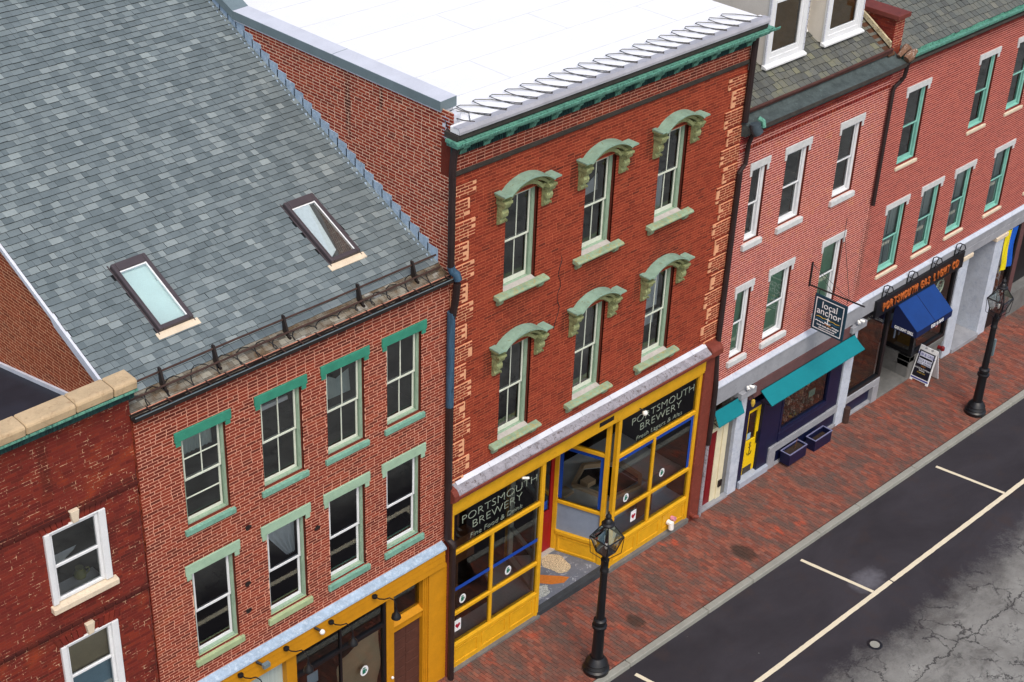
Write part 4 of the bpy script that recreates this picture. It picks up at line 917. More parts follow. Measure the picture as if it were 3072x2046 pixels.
# yellow shopfront frames: a frame part holds each bay, panes and panels below it
def framebar(p, q, z0, z1, t=.09, mat=m_yellow, m=None): 
    m = m or MB(); m.seg(p, q, t, z0, z1); return m
def bay(name, p, q, posts, label, low=True, panel_mat=None, glassm=g_shop, tape=None, frame=m_yellow):
    """glazed bay along p->q: stallboard, three tiers of panes; posts = fractions for the tier mullions"""
    p, q = Vector(p), Vector(q); L = (q - p).length; d = (q - p) / L
    def at(s, off=0): v = p + d * s; return (v.x + d.y * off, v.y - d.x * off)
    m = MB(); PW = .11
    m.seg(at(0), at(PW), .12, 0, 4.56); m.seg(at(L - PW), at(L), .12, 0, 4.56)
    for z0, z1, t in ((.66, .76, .16), (1.6, 1.69, .1), (3.34, 3.44, .11), (4.46, 4.56, .1)): m.seg(at(PW), at(L - PW), t, z0, z1)
    ms = [f * L for f in posts]
    for s_ in ms: m.seg(at(s_ - .04), at(s_ + .04), .09, .76, 1.6); m.seg(at(s_ - .04), at(s_ + .04), .09, 1.69, 3.34)
    fr = m.build(name, frame, C_, bevel=.008, label=label)
    m = MB(); m.seg(at(PW), at(L - PW), .06, -.05, .66)
    n = max(1, round(L / 1.0)); 
    st = m.build('stallboard', frame, fr)
    for k in range(n):
        a, b = PW + (L - 2 * PW) * k / n + .06, PW + (L - 2 * PW) * (k + 1) / n - .06
        m = MB()
        for (s0, s1, z0, z1) in ((a, b, .55, .6), (a, b, .14, .19), (a, a + .05, .19, .55), (b - .05, b, .19, .55)): m.seg(at(s0, .033), at(s1, .033), .03, z0, z1)
        m.build('panel_moulding', frame, fr, bevel=.006)
    m = MB(); m.seg(at(0, .03), at(L, .03), .2, -.2, .03); m.build('base', m_granite_d, fr)
    ed = [PW] + ms + [L - PW]
    def pane(s0, s1, z0, z1, mt): (ax, ay), (bx, by) = at(s0), at(s1); MB().quad((ax, ay, z0), (bx, by, z0), (bx, by, z1), (ax, ay, z1)).build('pane', mt, fr)
    for a, b in zip(ed, ed[1:]):
        e0, e1 = a + (.04 if a != PW else 0), b - (.04 if b != L - PW else 0)
        pane(e0, e1, .76, 1.6, panel_mat or glassm); pane(e0, e1, 1.69, 3.34, glassm)
        if tape:
            for (z0, z1, s0, s1) in tape(e0, e1):
                (ax, ay), (bx, by) = at(s0, .008), at(s1, .008); MB().quad((ax, ay, z0), (bx, by, z0), (bx, by, z1), (ax, ay, z1)).build('tape', m_bluetape, fr)
    pane(PW, L - PW, 3.44, 4.46, glassm)
    return fr, at
bl, _ = bay('left_display_window', (-.04, 0), (2.92, 0), [.45], 'left yellow display window with blue tape strip', tape=lambda a, b: [(2.28, 2.38, a, b)])
brr, _ = bay('right_display_window', (5.4, 0), (8.5, 0), [.47], 'right yellow display window framed with blue tape inside', tape=lambda a, b: [(3.2, 3.33, a, b)] + ([(1.7, 3.2, b - .1, b)] if b > 2.5 else []))
sl_, _ = bay('left_return_window', (2.92, .13), (3.35, 1.42), [], 'left glazed return of the entry seen through the display window', frame=m_sash)
sr_, _ = bay('right_return_window', (4.9, 1.42), (5.37, .13), [], 'right glazed return of the entry with frosted lower panel', panel_mat=m_frost, tape=lambda a, b: [(3.22, 3.33, a, b), (1.75, 3.22, a, a + .1), (1.75, 3.22, b - .1, b)])
m = MB(); m.add([(-.0, .0, 0)] * 0, []) 
sticker(bl, .42, 1.95, -.01); sticker(bl, 1.86, 1.95, -.01); sticker(brr, 5.95, 1.95, -.01); sticker(brr, 7.3, 2.05, -.01)
def card(par, x, z):
    m = MB(); m.box(x - .1, x + .1, -.018, -.012, z - .16, z + .16); c = m.build('heart_card', m_signwhite, par)
    pts = [(x + .075 * 1.0 * math.sin(t) ** 3, z - .01 + .0055 * (13 * math.cos(t) - 5 * math.cos(2 * t) - 2 * math.cos(3 * t) - math.cos(4 * t))) for t in [2 * math.pi * k / 24 for k in range(24)]]
    m = MB(); m.add([(a, -.0195, b) for a, b in pts], [tuple(range(24))]); m.build('heart_mark', m_heart, par)
card(bl, .28, 1.25); card(brr, 6.3, 1.22)
# sign writing on the glass
for par, x, l3 in ((bl, 1.42, 'Fine Food & Drink'), (brr, 7.0, 'Fresh Lagers & Ales')):
    text('lettering', 'PORTSMOUTH', .3, (x + .1, -.008, 4.08), '-y', m_letter, par, bold=-.0075, sx=1.2)
    text('lettering', 'BREWERY', .3, (x + .02, -.008, 3.8), '-y', m_letter, par, bold=-.0075, sx=1.2)
    text('lettering', l3, .19, (x, -.008, 3.55), '-y', m_letter, par, bold=-.005, shear=.15, sx=1.15)
# doors, soffit and step of the recessed entry
for x0, x1 in ((3.4, 4.11), (4.13, 4.86)):
    m = MB(); y = 1.4
    m.box(x0, x0 + .12, y, y + .05, .16, 3.2); m.box(x1 - .12, x1, y, y + .05, .16, 3.2); m.box(x0 + .12, x1 - .12, y, y + .05, 3.02, 3.2); m.box(x0 + .12, x1 - .12, y, y + .05, .16, 1.25); m.box(x0 + .12, x1 - .12, y + .0, y + .05, 1.25, 1.4)
    dr = m.build('door', m_red, C_, bevel=.006); MB().quad((x0 + .12, y + .03, 1.4), (x1 - .12, y + .03, 1.4), (x1 - .12, y + .03, 3.02), (x0 + .12, y + .03, 3.02)).build('pane', g_shop, dr)
    m = MB(); m.box(x0 + .17, x1 - .17, y - .012, y, .3, 1.1); m.build('panel', m_red, dr, bevel=.01)
m = MB(); m.box(x0 + .3, x1 - .22, 1.395, 1.4, 1.5, 1.75); m.build('pay_sticker', m_bluetape, dr)
m = MB(); m.box(3.36, 4.9, 1.36, 1.5, 3.2, 3.34); m.box(3.36, 4.9, 1.38, 1.5, 4.44, 4.56); m.box(3.28, 3.4, 1.36, 1.5, .1, 4.56); m.box(4.86, 4.98, 1.36, 1.5, .1, 4.56); tr = m.build('door_frame', m_yellow, C_, bevel=.006)
MB().quad((3.4, 1.43, 3.34), (4.86, 1.43, 3.34), (4.86, 1.43, 4.44), (3.4, 1.43, 4.44)).build('pane', g_shop, tr)
m = MB(); m.box(3.3, 4.95, 1.3, 1.5, .1, .16); m.build('door_sill', m_sillwood, C_)
m = MB(); m.quad((-.04, .06, 4.58), (8.5, .06, 4.58), (8.5, 5, 4.58), (-.04, 5, 4.58)); m.build('ceiling', m_interior, C_)
SZ = .1
m = MB(); m.ext([(2.9, -.03), (5.42, -.03), (5.42, .1), (4.95, 1.42), (3.3, 1.42), (2.9, .1)], -.1, SZ, ax=2); st = m.build('entry_step', m_terrazzo, C_)
m = MB(); m.box(2.88, 5.42, -.075, -.032, -.1, SZ + .002); m.box(2.9, 5.42, -.03, .1, SZ + .001, SZ + .005); m.build('step_nosing', m_curbdark, C_)
def blobpoly(c, pts, z): return [(c[0] + a, c[1] + b, z) for a, b in pts]
m = MB(); pts = [(.3 * math.cos(t) * (1 + .12 * math.sin(5 * t)), .42 * math.sin(t)) for t in [2 * math.pi * k / 30 for k in range(30)]]
m.add(blobpoly((4.55, .92), pts, SZ + .004), [tuple(range(30))]); m.build('mosaic_hop', m_mosaic_cream, st)
m = MB(); m.add(blobpoly((4.0, .62), [(-.42, .18), (-.1, .3), (.3, -.14), (.42, -.3), (.16, -.36), (-.1, -.2)], SZ + .004), [(0, 1, 2, 3, 4, 5)]); m.build('mosaic_barrel', m_mosaic_orange, st)
m = MB(); pts = [(.26 * math.cos(t) * (1 + .2 * math.sin(4 * t)), .2 * math.sin(t)) for t in [2 * math.pi * k / 24 for k in range(24)]]
m.add(blobpoly((3.5, .42), pts, SZ + .004), [tuple(range(24))]); m.add(blobpoly((3.55, .98), [(-.15, -.1), (.15, -.12), (.16, .08), (-.12, .12)], SZ + .004), [(0, 1, 2, 3)]); m.build('mosaic_mug', m_mosaic_white, st)
# interior of the shop: floor, back wall, display platforms
m = MB(); m.box(XC + .1, 8.7, .1, 5, -.1, .06); m.build('shop_floor', m_intfloor, C_)
m = MB(); m.quad((XC + .02, 5, 0), (8.8, 5, 0), (8.8, 5, 4.58), (XC + .02, 5, 4.58)); m.quad((XC + .02, .06, 0), (XC + .02, 5, 0), (XC + .02, 5, 4.58), (XC + .02, .06, 4.58)); m.quad((8.8, .06, 0), (8.8, 5, 0), (8.8, 5, 4.58), (8.8, .06, 4.58)); m.build('shop_walls', m_interior, C_)
m = MB(); m.ext([(.0, .1), (2.8, .1), (3.2, 1.4), (2.5, 1.4), (2.2, .75), (1.95, .75), (1.95, .55), (.0, .55)], .6, .7, ax=2); m.build('display_platform', m_counter, C_, label='grey display platform inside the left window')
for x in (.45, 1.25):
    m = MB(); m.box(x, x + .09, 1.3, 1.39, .06, 4.4); m.box(x + .32, x + .38, 1.4, 1.46, .06, 4.4); m.build('stud_frame', m_brownwood, C_)
m = MB(); m.box(1.05, 1.75, 1.0, 1.3, 1.9, 2.6); m.build('shelf_crate', m_brownwood, C_)
m = MB(); o8 = [(5.95, .5), (6.9, .35), (7.25, .62), (7.3, 1.4), (6.5, 1.9), (5.7, 1.5)]
ou = [(5.45, .1), (8.4, .1), (8.4, 2.4), (5.2, 2.4), (4.98, 1.45)]
m = MB(); m.ext([(5.45, .1), (8.4, .1), (8.4, .5), (6.9, .35), (5.95, .5), (5.32, .5)], 1.5, 1.58, ax=2); m.ext([(7.3, .44), (8.4, .5), (8.4, 2.4), (7.3, 2.4)], 1.5, 1.579, ax=2); m.ext([(4.98, 1.45), (5.32, .5), (5.95, .5), (5.7, 1.5), (5.2, 2.4)], 1.5, 1.578, ax=2); m.ext([(5.7, 1.5), (6.5, 1.9), (7.3, 1.4), (7.3, 2.4), (5.2, 2.4)], 1.5, 1.577, ax=2); m.build('display_counter', m_counter, C_, label='grey display counter inside the right window')
m = MB()
for a, b in zip(o8, o8[1:] + o8[:1]): m.seg(a, b, .1, 1.56, 1.68)
m.build('timber_edge', m_timber, C_)
for x0, x1 in ((5.6, 5.85), (6.75, 7.35)):
    m = MB(); m.box(x0, x1, .25, .3, .7, 1.5); m.build('counter_panel', m_brownwood, C_)
m = MB(); m.box(5.5, 8.4, .1, .62, .66, .7); m.quad((5.5, .62, .7), (8.4, .62, .7), (8.4, .62, 1.5), (5.5, .62, 1.5)); m.build('counter_back', m_paleblue, C_)
m = MB(); m.box(5.6, 6.0, 2.2, 2.6, 1.6, 3.2); m.build('plaster_column', m_counter, C_)
m = MB(); m.box(5.9, 6.2, 1.2, 1.45, 1.579, 1.72); m.box(5.15, 5.5, 1.3, 1.6, 1.579, 1.66); m.build('timber_stack', m_timber, C_)
# fire department connection at the foot of the right bay
t = thing('standpipe', 'white and pink capped standpipe inlet low on the yellow stallboard', 'standpipe', (7.78, -.1, .2))
m = MB(); m.tube([(7.72, -.05, .3), (7.72, -.16, .3)], .075, 10); m.tube([(7.72, -.16, .34), (7.72, -.17, .14)], .075, 10); m.build('body', m_lampwhite, t, smooth=True)
m = MB(); m.tube([(7.86, -.05, .36), (7.86, -.17, .38)], .06, 10); m.build('cap', plain('pink_cap', srgb(206, 140, 160), .5), t, smooth=True)
t = thing('standpipe', 'dull brown standpipe inlet at the foot of the red brown pilaster', 'standpipe', (8.6, -.2, .1))
m = MB(); m.tube([(8.58, -.1, .14), (8.58, -.24, .14)], .07, 10); m.build('body', m_redbrown, t, smooth=True)
m = MB(); m.tube([(8.58, -.2, .12), (8.7, -.28, .08)], .055, 10); m.build('outlet', m_redbrown, t, smooth=True)
t = thing('camera', 'small white security camera under the yellow fascia over the right window', 'security camera', (6.1, -.1, 4.5))
m = MB(); m.blob((6.12, -.22, 4.48), (.07, .07, .07)); m.build('dome', m_lampwhite, t, smooth=True)
m = MB(); m.tube([(6.05, -.1, 4.58), (6.12, -.22, 4.54)], .015, 6); m.build('bracket', m_black, t)
t = thing('camera', 'small white security camera at the top right of the left display window', 'security camera', (2.1, -.1, 4.5))
m = MB(); m.tube([(2.06, -.13, 4.53), (2.2, -.2, 4.5)], .03, 8); m.build('body', m_lampwhite, t)
# heating cable loops along the white roof's edge
t = thing('heating_cable', 'dark heating cable looped along the edge of the white flat roof', 'cable', (4.4, -.1, RZC))
m = MB(); pts = []
NL = 21
for k in range(NL):
    x = XC + .35 + (XD - XC - .35) * k / NL; w_ = (XD - XC - .35) / NL
    for u, v in ((0, .02), (.04, .0), (-.2, .12), (-.42, .3), (-.45, .42), (-.25, .44), (.2, .33), (.62, .16), (.95, .03)):
        pts.append((x + u * w_ * 1.25, -.2 + v * 1.55 + rng.uniform(-.03, .03) * (v > .1), RZC + .014 + .1 * max(0, v - .1)))
m.tube(pts, .01, 4); m.build('cable', m_black, t)
m = MB(); m.tube([(XC + .3, -.15, RZC + .02), (XC + .5, .1, RZC + .05), (XC + .35, .3, RZC + .12), (XC + .02, .28, RZC + .1), (XC - .02, .12, RZC - .1), (XC - .1, -.1, RZC - .3)], .009, 4); m.build('lead', m_black, t)

# ================================================================ BUILDING D: pink brick house with white trim and dormers
D_ = thing('brick_house', 'pinkish brick house with white window trim, slate roof, dormers and navy shopfront', 'building', (12, 0, 0))
DW = [(9.6, 10.18), (10.97, 11.86), (13.25, 14.13)]
oD = [(a, b, 7.72, 9.66) for a, b in DW] + [(a, b, 4.4, 6.34) for a, b in DW]
def proudD(a, b, z, r): return .03 if z > 10.35 and r % 4 == 0 or (10.56 < z) else 0
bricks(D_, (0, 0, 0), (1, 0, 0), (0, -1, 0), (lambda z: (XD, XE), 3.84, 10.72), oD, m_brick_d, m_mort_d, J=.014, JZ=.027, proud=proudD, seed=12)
m = MB()
for k in range(52): x = XD + .06 + k * .12; m.box(x, x + .06, -.035, .0, 10.28, 10.345)
o = m.build('dentil_course', m_brick_d, D_); o['kind'] = 'stuff'
for row, (zs, zt) in enumerate(((7.72, 9.66), (4.4, 6.34))):
    for i, (a, b) in enumerate(DW):
        w = window(D_, a, b, zs, zt, y=.06, cas=m_white, sash=m_white, up=(1, 1), lo=(1, 1), cw=.07, bot=.08,
                   label=[['narrow top floor white window', 'middle top floor white window', 'top floor white window nearest the green trimmed house'], ['narrow lower white window with a pale green shade', 'middle lower white window with a pale green shade', 'lower white window behind the hanging sign']][row][i])
        lintel(w, a, b, zt, zt + .19, m_offwhite, out=.03, ear=.16, ov=.1)
        sill(w, a, b, zs - .18, zs + .0, m_offwhite, out=.08, ov=.09)
        if row: 
            m = MB(); m.quad((a + .08, .17, zs + .1), (b - .08, .17, zs + .1), (b - .08, .17, zt - .06), (a + .08, .17, zt - .06)); m.build('shade', m_greenshade, w)
        elif i == 1:
            m = MB(); m.add([(a + .1, .4, 8.75), (a + .5, .4, 8.8), (a + .5, .42, 9.15), (a + .12, .42, 9.2)], [(0, 1, 2, 3)]); m.build('paper', m_paper, w)
shell(D_, XD + .03, XE - .03, 5, [3.6, 7.0], 10.6)
# roof, built-in gutter, snow rail
zd = lambda y: 11.16 + .62 * y
roofd = MB(); roofd.quad((XD - .02, .05, zd(.05) - .02), (XE + .05, .05, zd(.05) - .02), (XE + .05, 6, zd(6) - .02), (XD - .02, 6, zd(6) - .02)); roofd = roofd.build('roof', m_butt, D_)
shingles(D_, roofd, XD - .02, XE + .02, .08, 1.55, zd, .62, .2, .17, .24, m_slate, .026, seed=13, name='slate', wob=.014, gap=.005)
m = MB(); m.ext([(.1, 10.72), (-.16, 10.74), (-.2, 10.82), (-.3, 10.86), (-.32, 10.98), (-.29, 10.985), (-.05, 11.06), (.1, 11.17)], XD - .02, XE + .12); m.build('box_gutter', plain('weathered_box_gutter', srgb(70, 80, 80), .8, .35, 5, srgb(120, 140, 140), (.6, .75)), D_)
m = MB(); m.box(XD - .05, XE + .1, -.335, -.318, 10.9, 10.99); m.build('gutter_edge', m_dark, D_)
m = MB(); m.tube([(XD + .25, .02, 11.27), (12, .01, 11.27), (XE - .1, .04, 11.3)], .035, 8); m.box(XD + .25, XE - .1, .02, .04, 11.19, 11.27); m.build('snow_guard', plain('rust_brown_rail', srgb(78, 46, 40), .7, .3, 6, srgb(150, 110, 60), (.64, .72)), D_)
# dormers
YD = .74
def dormer(x0, x1, label, zb):
    m = MB(); m.box(x0 + .02, x1 - .02, YD + .2, 2.6, zb + .05, 15.2); m.box(x0 + .02, x0 + .1, YD + .06, YD + .2, zb + .05, 15.2); m.box(x1 - .1, x1 - .02, YD + .06, YD + .2, zb + .05, 15.2); d = m.build('dormer', m_siding, D_, label=label)
    m = MB(); c = .17
    m.box(x0, x0 + c, YD, YD + .06, zb, 15); m.box(x1 - c, x1, YD, YD + .06, zb, 15); m.ext([(YD - .1, zb - .02), (YD - .1, zb + .03), (YD, zb + .07), (YD + .05, zb + .07), (YD + .05, zb - .02)], x0 - .04, x1 + .04)
    m.box(x0 + c, x1 - c, YD + .01, YD + .06, zb + .07, zb + .2); m.build('casing', m_white, d, bevel=.006)
    m = MB()
    for xx in (x0 - .015, x1 - .03):
        for k in range(22): z = zb + .1 + k * .15; m.ext([(YD - .012, z), (YD - .012, z + .13), (YD, z + .13)], xx, xx + .045)
    m.build('trim_strip', m_greymetal2, d)
    a, b, z0, z1 = x0 + c, x1 - c, zb + .2, 14.6
    m = MB(); zm = zb + 1.55
    m.box(a, a + .1, YD + .03, YD + .09, z0, z1); m.box(b - .1, b, YD + .03, YD + .09, z0, z1); m.box(a + .1, b - .1, YD + .03, YD + .09, z0, z0 + .12); m.box(a + .1, b - .1, YD + .02, YD + .08, zm - .03, zm + .03); m.build('sash', m_white, d, bevel=.004)
    m = MB()
    for k in range(int((z1 - z0 - .15) / .032)): z = z0 + .13 + k * .032; m.hexa([(a + .1, YD + .1, z), (b - .1, YD + .1, z), (b - .1, YD + .125, z + .01), (a + .1, YD + .125, z + .01), (a + .1, YD + .1, z + .004), (b - .1, YD + .1, z + .004), (b - .1, YD + .125, z + .014), (a + .1, YD + .125, z + .014)])
    m.quad((a + .1, YD + .13, z0), (b - .1, YD + .13, z0), (b - .1, YD + .13, z1), (a + .1, YD + .13, z1)); o = m.build('slat_blind', m_blind, d); o['kind'] = 'stuff'
    for p, q in ((z0 + .12, zm - .03), (zm + .03, z1)): MB().quad((a + .1, YD + .06, p), (b - .1, YD + .06, p), (b - .1, YD + .06, q), (a + .1, YD + .06, q)).build('pane', glass_blind, d)
glass_blind = glass('thin_blind_glass', (.94, .95, .95), base=.01)
dormer(10.62, 12.16, 'white dormer window partly behind the white flat roof', 11.7)
dormer(12.98, 14.6, 'white dormer window beside the brick parapet stub', 11.7)
m = MB()
for k in range(26): z = 11.95 + k * .125; m.ext([(1.28, z), (1.24, z), (1.27, z + .123), (1.28, z + .123)], 12.1, 13.05)
m.box(12.1, 13.05, 1.28, 1.5, 11.7, 15.2); m.build('clapboard_wall', m_siding, D_)
m = MB(); m.ext([(1.2, 11.93), (1.24, 11.99), (1.3, 11.99), (1.3, 11.8)], 12.16, 12.98); m.build('clapboard_base', m_white, D_)
m = MB(); m.tube([(12.86, 1.2, 15), (12.86, 1.2, 11.95)], .03, 6); m.build('vent_pipe', m_dark, D_)
# brick parapet stub with metal cap, rotten rake board
m = MB(); m.box(XE + .02, XE + .42, .14, 2.6, 10.9, 12.02)
ps = m.build('parapet_stub', plain('orange_brick_body', srgb(150, 66, 44), .9, .3, 6, srgb(196, 120, 80), (.58, .7)), D_)
bricks(D_, (XE + .01, 0, 0), (0, 1, 0), (-1, 0, 0), (lambda z: (.14, 2.6), 11.1, 12.02), [], m_brick_a, m_mort_a, n_ind=0, seed=14, name='stub_side')
bricks(D_, (0, .13, 0), (1, 0, 0), (0, -1, 0), (lambda z: (XE + .01, XE + .43), 11.25, 12.02), [], m_brick_d, m_mort_g, n_ind=0, seed=15, name='stub_front')
m = MB(); m.ext([(.02, 12.02), (.02, 12.14), (3, 12.16), (3, 12.02)], XE - .06, XE + .5); m.build('stub_cap', m_maroon if False else plain('rust_red_cap', srgb(112, 52, 44), .6, .2, 4), D_, bevel=.01)
m = MB(); m.ext([(.12, zd(.12) + .08), (3, zd(3) + .08), (3, zd(3) + .22), (.12, zd(.12) + .22)], XE - .1, XE - .04); m.build('rake_board', plain('peeling_rake_paint', srgb(206, 194, 160), .8, .2, 4, srgb(110, 76, 50), (.52, .62)), D_)
m = MB(); m.ext([(.0, zd(0) - .02), (3, zd(3) - .02), (3, zd(3) + .02), (.0, zd(.0) + .02)], XE - .3, XE - .0); m.build('valley_flashing', plain('brown_valley', srgb(84, 56, 38), .8, .3, 5), D_)
# downspouts at both ends
m = MB(); m.tube([(XD + .02, -.1, 13.1), (XD - .02, -.12, 12.8), (XD - .02, -.1, 11.1)], .075, 8); m.build('downspout', m_pipe, D_, smooth=True)
m = MB(); m.tube([(XD + .04, -.34, 11.12), (XD + .05, -.36, 11.0), (XD + .1, -.42, 10.88)], .13, 10); m.build('downspout_hopper', plain('dark_slate_hopper', srgb(62, 74, 82), .6, .3, 4), D_, smooth=True)
m = MB(); m.tube([(XD + .2, -.3, 11.2), (XD + .26, -.4, 11.14), (XD + .27, -.42, 11.0)], .06, 8); m.build('copper_elbow', m_copper, D_, smooth=True)
m = MB(); m.tube([(XD + .22, -.2, 10.8), (XD + .2, -.12, 10.5), (XD + .18, -.11, 10.0), (XD + .06, -.1, 9.9), (XD - .02, -.1, 9.8)], .055, 8); m.build('downspout', m_casing if False else m_pipe, D_, smooth=True)
m = MB(); m.tube([(XD + .02, -.1, 9.86), (XD - .04, -.1, 5.0), (XD + .0, -.16, 4.0), (XD - .01, -.18, 3.2), (XD + .0, -.14, 2.2)], .07, 8); m.build('downspout', m_pipe, D_, smooth=True)
m = MB(); m.tube([(XD - .0, -.13, 2.25), (XD - .0, -.13, -.3)], .05, 8); m.build('downspout', m_pent, D_, smooth=True)
m = MB(); m.tube([(XE + .36, -.22, 10.98), (XE + .36, -.16, 10.5), (XE + .3, -.1, 10.36), (XE + .06, -.1, 10.28), (XE + .04, -.09, 10.2), (XE + .02, -.09, 6.95)], .055, 8); m.build('downspout', m_pipe, D_, smooth=True)
# granite lintel band, posts, door, navy shopfront
m = MB(); m.box(XD + .1, 15.5, -.1, .2, 3.26, 3.8); m.build('granite_lintel', m_granite, D_, bevel=.012)
m = MB(); m.ext([(-.13, 3.8), (-.13, 3.83), (0.0, 3.9), (0, 3.8)], XD + .1, 15.5); m.build('lintel_cap', m_granite_l, D_)
for x0, x1, z1 in ((XD - .02, 9.0, 3.25), (10.22, 10.6, 3.05), (15.22, 15.66, 3.05)):
    m = MB(); m.box(x0, x1, -.06, .3, -.4, z1); p = m.build('granite_post', m_granite_l if x0 > 10 else m_granite, D_, bevel=.012)
    if x0 > 10: m = MB(); m.box(x0 - .14, x1 + .12, -.22, .3, 3.06, 3.255); m.build('post_capital', m_granite, p, bevel=.01)
m = MB(); m.box(9.04, 10.2, -.1, .5, -.35, -.05); m.build('door_step', m_granite, D_, bevel=.01)
m = MB(); m.box(9.0, 9.05, .0, .3, -.05, 2.62); m.box(9.56, 9.98, .03, .3, -.05, 2.62); m.box(9.05, 9.56, .0, .3, 2.3, 2.42); m.box(9.05, 9.56, .0, .3, 2.7, 2.78); m.ext([(-.02, 2.622), (-.02, 2.66), (.3, 2.66), (.3, 2.622)], 9.0, 10.0); m.box(9.78, 9.98, .0, .03, -.05, 2.62); m.build('door_surround', m_cream, D_, bevel=.006)
d = MB(); d.box(9.05, 9.56, .05, .11, -.05, 2.3); d = d.build('door', m_maroon, D_, label='maroon panelled door in a cream frame')
for x0, x1 in ((9.09, 9.29), (9.33, 9.53)):
    for z0, z1 in ((.1, .7), (.78, 1.3), (1.38, 2.08)):
        m = MB(); m.box(x0, x1, .036, .048, z0, z1); m.build('panel', m_maroon, d, bevel=.008)
MB().quad((9.05, .08, 2.42), (9.56, .08, 2.42), (9.56, .08, 2.7), (9.05, .08, 2.7)).build('transom_pane', g_shop, D_)
m = MB(); m.box(10.0, 10.22, .05, .3, -.3, 3.25); m.build('stone_jamb', m_granite_d, D_)
m = MB(); m.box(9.8, 9.94, -.04, -.002, .35, .55); m.build('letter_box', m_black, D_)
m = MB(); m.box(10.62, 10.84, -.02, .2, -.2, 3.1); m.box(11.5, 12.36, -.02, .2, .0, 3.1); m.box(14.66, 15.2, -.02, .2, .3, 3.1); m.box(12.36, 14.66, -.04, .2, .6, .9); m.box(10.84, 11.5, -.02, .2, 2.3, 2.46); m.box(12.36, 14.66, -.02, .2, 2.6, 3.1); nv = m.build('shopfront', m_navy, D_, bevel=.008)
MB().quad((10.84, .1, 2.46), (11.5, .1, 2.46), (11.5, .1, 3.1), (10.84, .1, 3.1)).build('transom_pane', g_shop, nv)
m = MB(); m.box(12.36, 12.44, -.03, .1, .9, 2.6); m.box(14.58, 14.66, -.03, .1, .9, 2.6); m.box(12.44, 14.58, -.03, .1, .9, .98); wn = m.build('shop_window', m_navy, D_)
MB().quad((12.44, .03, .98), (14.58, .03, .98), (14.58, .03, 2.6), (12.44, .03, 2.6)).build('pane', g_shop, wn)
m = MB(); m.box(11.98, 15.2, -.08, .2, .36, .595); m.box(11.98, 12.3, -.07, .2, -.4, .358); m.build('granite_sill', m_granite, D_, bevel=.012)
m = MB(); m.box(12.3, 15.2, .0, .2, -.4, .358); m.build('basement_panel', m_navy, D_)
m = MB(); m.box(12.3, 15.25, -.06, .0, -.4, -.08); m.build('base_kerb', m_granite, D_)
d = MB(); d.box(10.86, 10.98, .06, .11, .12, 2.28); d.box(11.36, 11.48, .06, .11, .12, 2.28); d.box(10.98, 11.36, .06, .11, 2.12, 2.28); d.box(10.98, 11.36, .06, .11, .34, 1.2); d.box(10.98, 11.36, .055, .11, .12, .34, mi=1); d = d.build('door', [m_yellowdoor, m_dark], D_, bevel=.006, label='yellow half glazed shop door with a small black anchor')
MB().quad((10.98, .09, 1.2), (11.36, .09, 1.2), (11.36, .09, 2.12), (10.98, .09, 2.12)).build('pane', g_shop, d)
m = MB(); m.tube([(11.17, .05, 1.05), (11.17, .05, .72)], .012, 5); m.tube([(11.08, .05, .82), (11.1, .05, .74), (11.17, .05, .71), (11.24, .05, .74), (11.26, .05, .82)], .01, 5); m.tube([(11.11, .05, .98), (11.23, .05, .98)], .01, 5); m.tube([(11.17 + .035 * math.cos(t), .05, 1.09 + .035 * math.sin(t)) for t in [k * math.pi / 4 for k in range(9)]], .008, 4); m.build('anchor_emblem', m_black, d)
m = MB(); m.box(11.4, 11.44, .02, .06, 1.1, 1.36); m.lathe([(.03, 0), (.03, .05)], 11.42, .03, 8, z=1.02); m.build('handle', m_black, d)
m = MB(); m.box(11.0, 11.16, .07, .074, 1.25, 1.45); m.build('notice', m_paleblue, d)
m = MB(); m.ext([(-.1, -.3), (-.1, .06), (.12, .1), (.12, -.3)], 10.7, 11.98); m.build('lead_step', m_lead, D_, bevel=.012)
m = MB(); m.box(10.62, 15.2, -.125, .1, 2.8, 3.255); m.build('canopy_board', m_brownband, D_)
m = MB(); m.quad((10.62, 2.2, -.2), (15.2, 2.2, -.2), (15.2, 2.2, 3.2), (10.62, 2.2, 3.2)); m.box(10.62, 15.2, .2, 2.2, -.2, .0); m.box(12.3, 15.2, .2, .9, .5, .92); m.quad((10.62, .2, 3.2), (15.2, .2, 3.2), (15.2, 2.2, 3.2), (10.62, 2.2, 3.2)); m.quad((15.2, .2, 0), (15.2, 2.2, 0), (15.2, 2.2, 3.2), (15.2, .2, 3.2)); m.build('shop_interior', m_woodpanel, D_)
m = MB(); rg = random.Random(31)
for k in range(260):
    x = rg.uniform(12.45, 14.4); y = rg.uniform(.12, .8); z = .92 + rg.choice((0, 0, 0, .12, .25, .4)) * (y + .3); s = rg.uniform(.02, .07)
    m.box(x, x + s, y, y + s * .8, z, z + s * rg.uniform(.5, 2.2))
o = m.build('window_goods', m_goods, D_); o['kind'] = 'stuff'
for x, z, a, b, mt in ((12.52, 1.35, .16, .3, m_signgold), (13.9, 1.3, .3, .22, m_sillgreen), (13.75, 1.75, .12, .18, m_paper)):
    m = MB(); m.box(x, x + a, .14, .16, z, z + b); m.build('price_card', mt, D_)
m = MB(); m.tube([(14.2, .6, 1.0), (14.25, .58, 1.8), (14.35, .6, 2.6)], .07, 7); m.tube([(14.2, .6, 1.3), (13.9, .5, 1.9), (13.8, .5, 2.4)], .02, 5); m.tube([(14.22, .6, 1.5), (14.05, .4, 2.1)], .018, 5); m.build('driftwood', m_timber, D_)
for x in (13.2, 13.4):
    m = MB(); m.lathe([(.05, 0), (.06, .03), (.0, .06)], x, .2, 10, z=.95); m.build('lit_candle', m_signgold, D_)

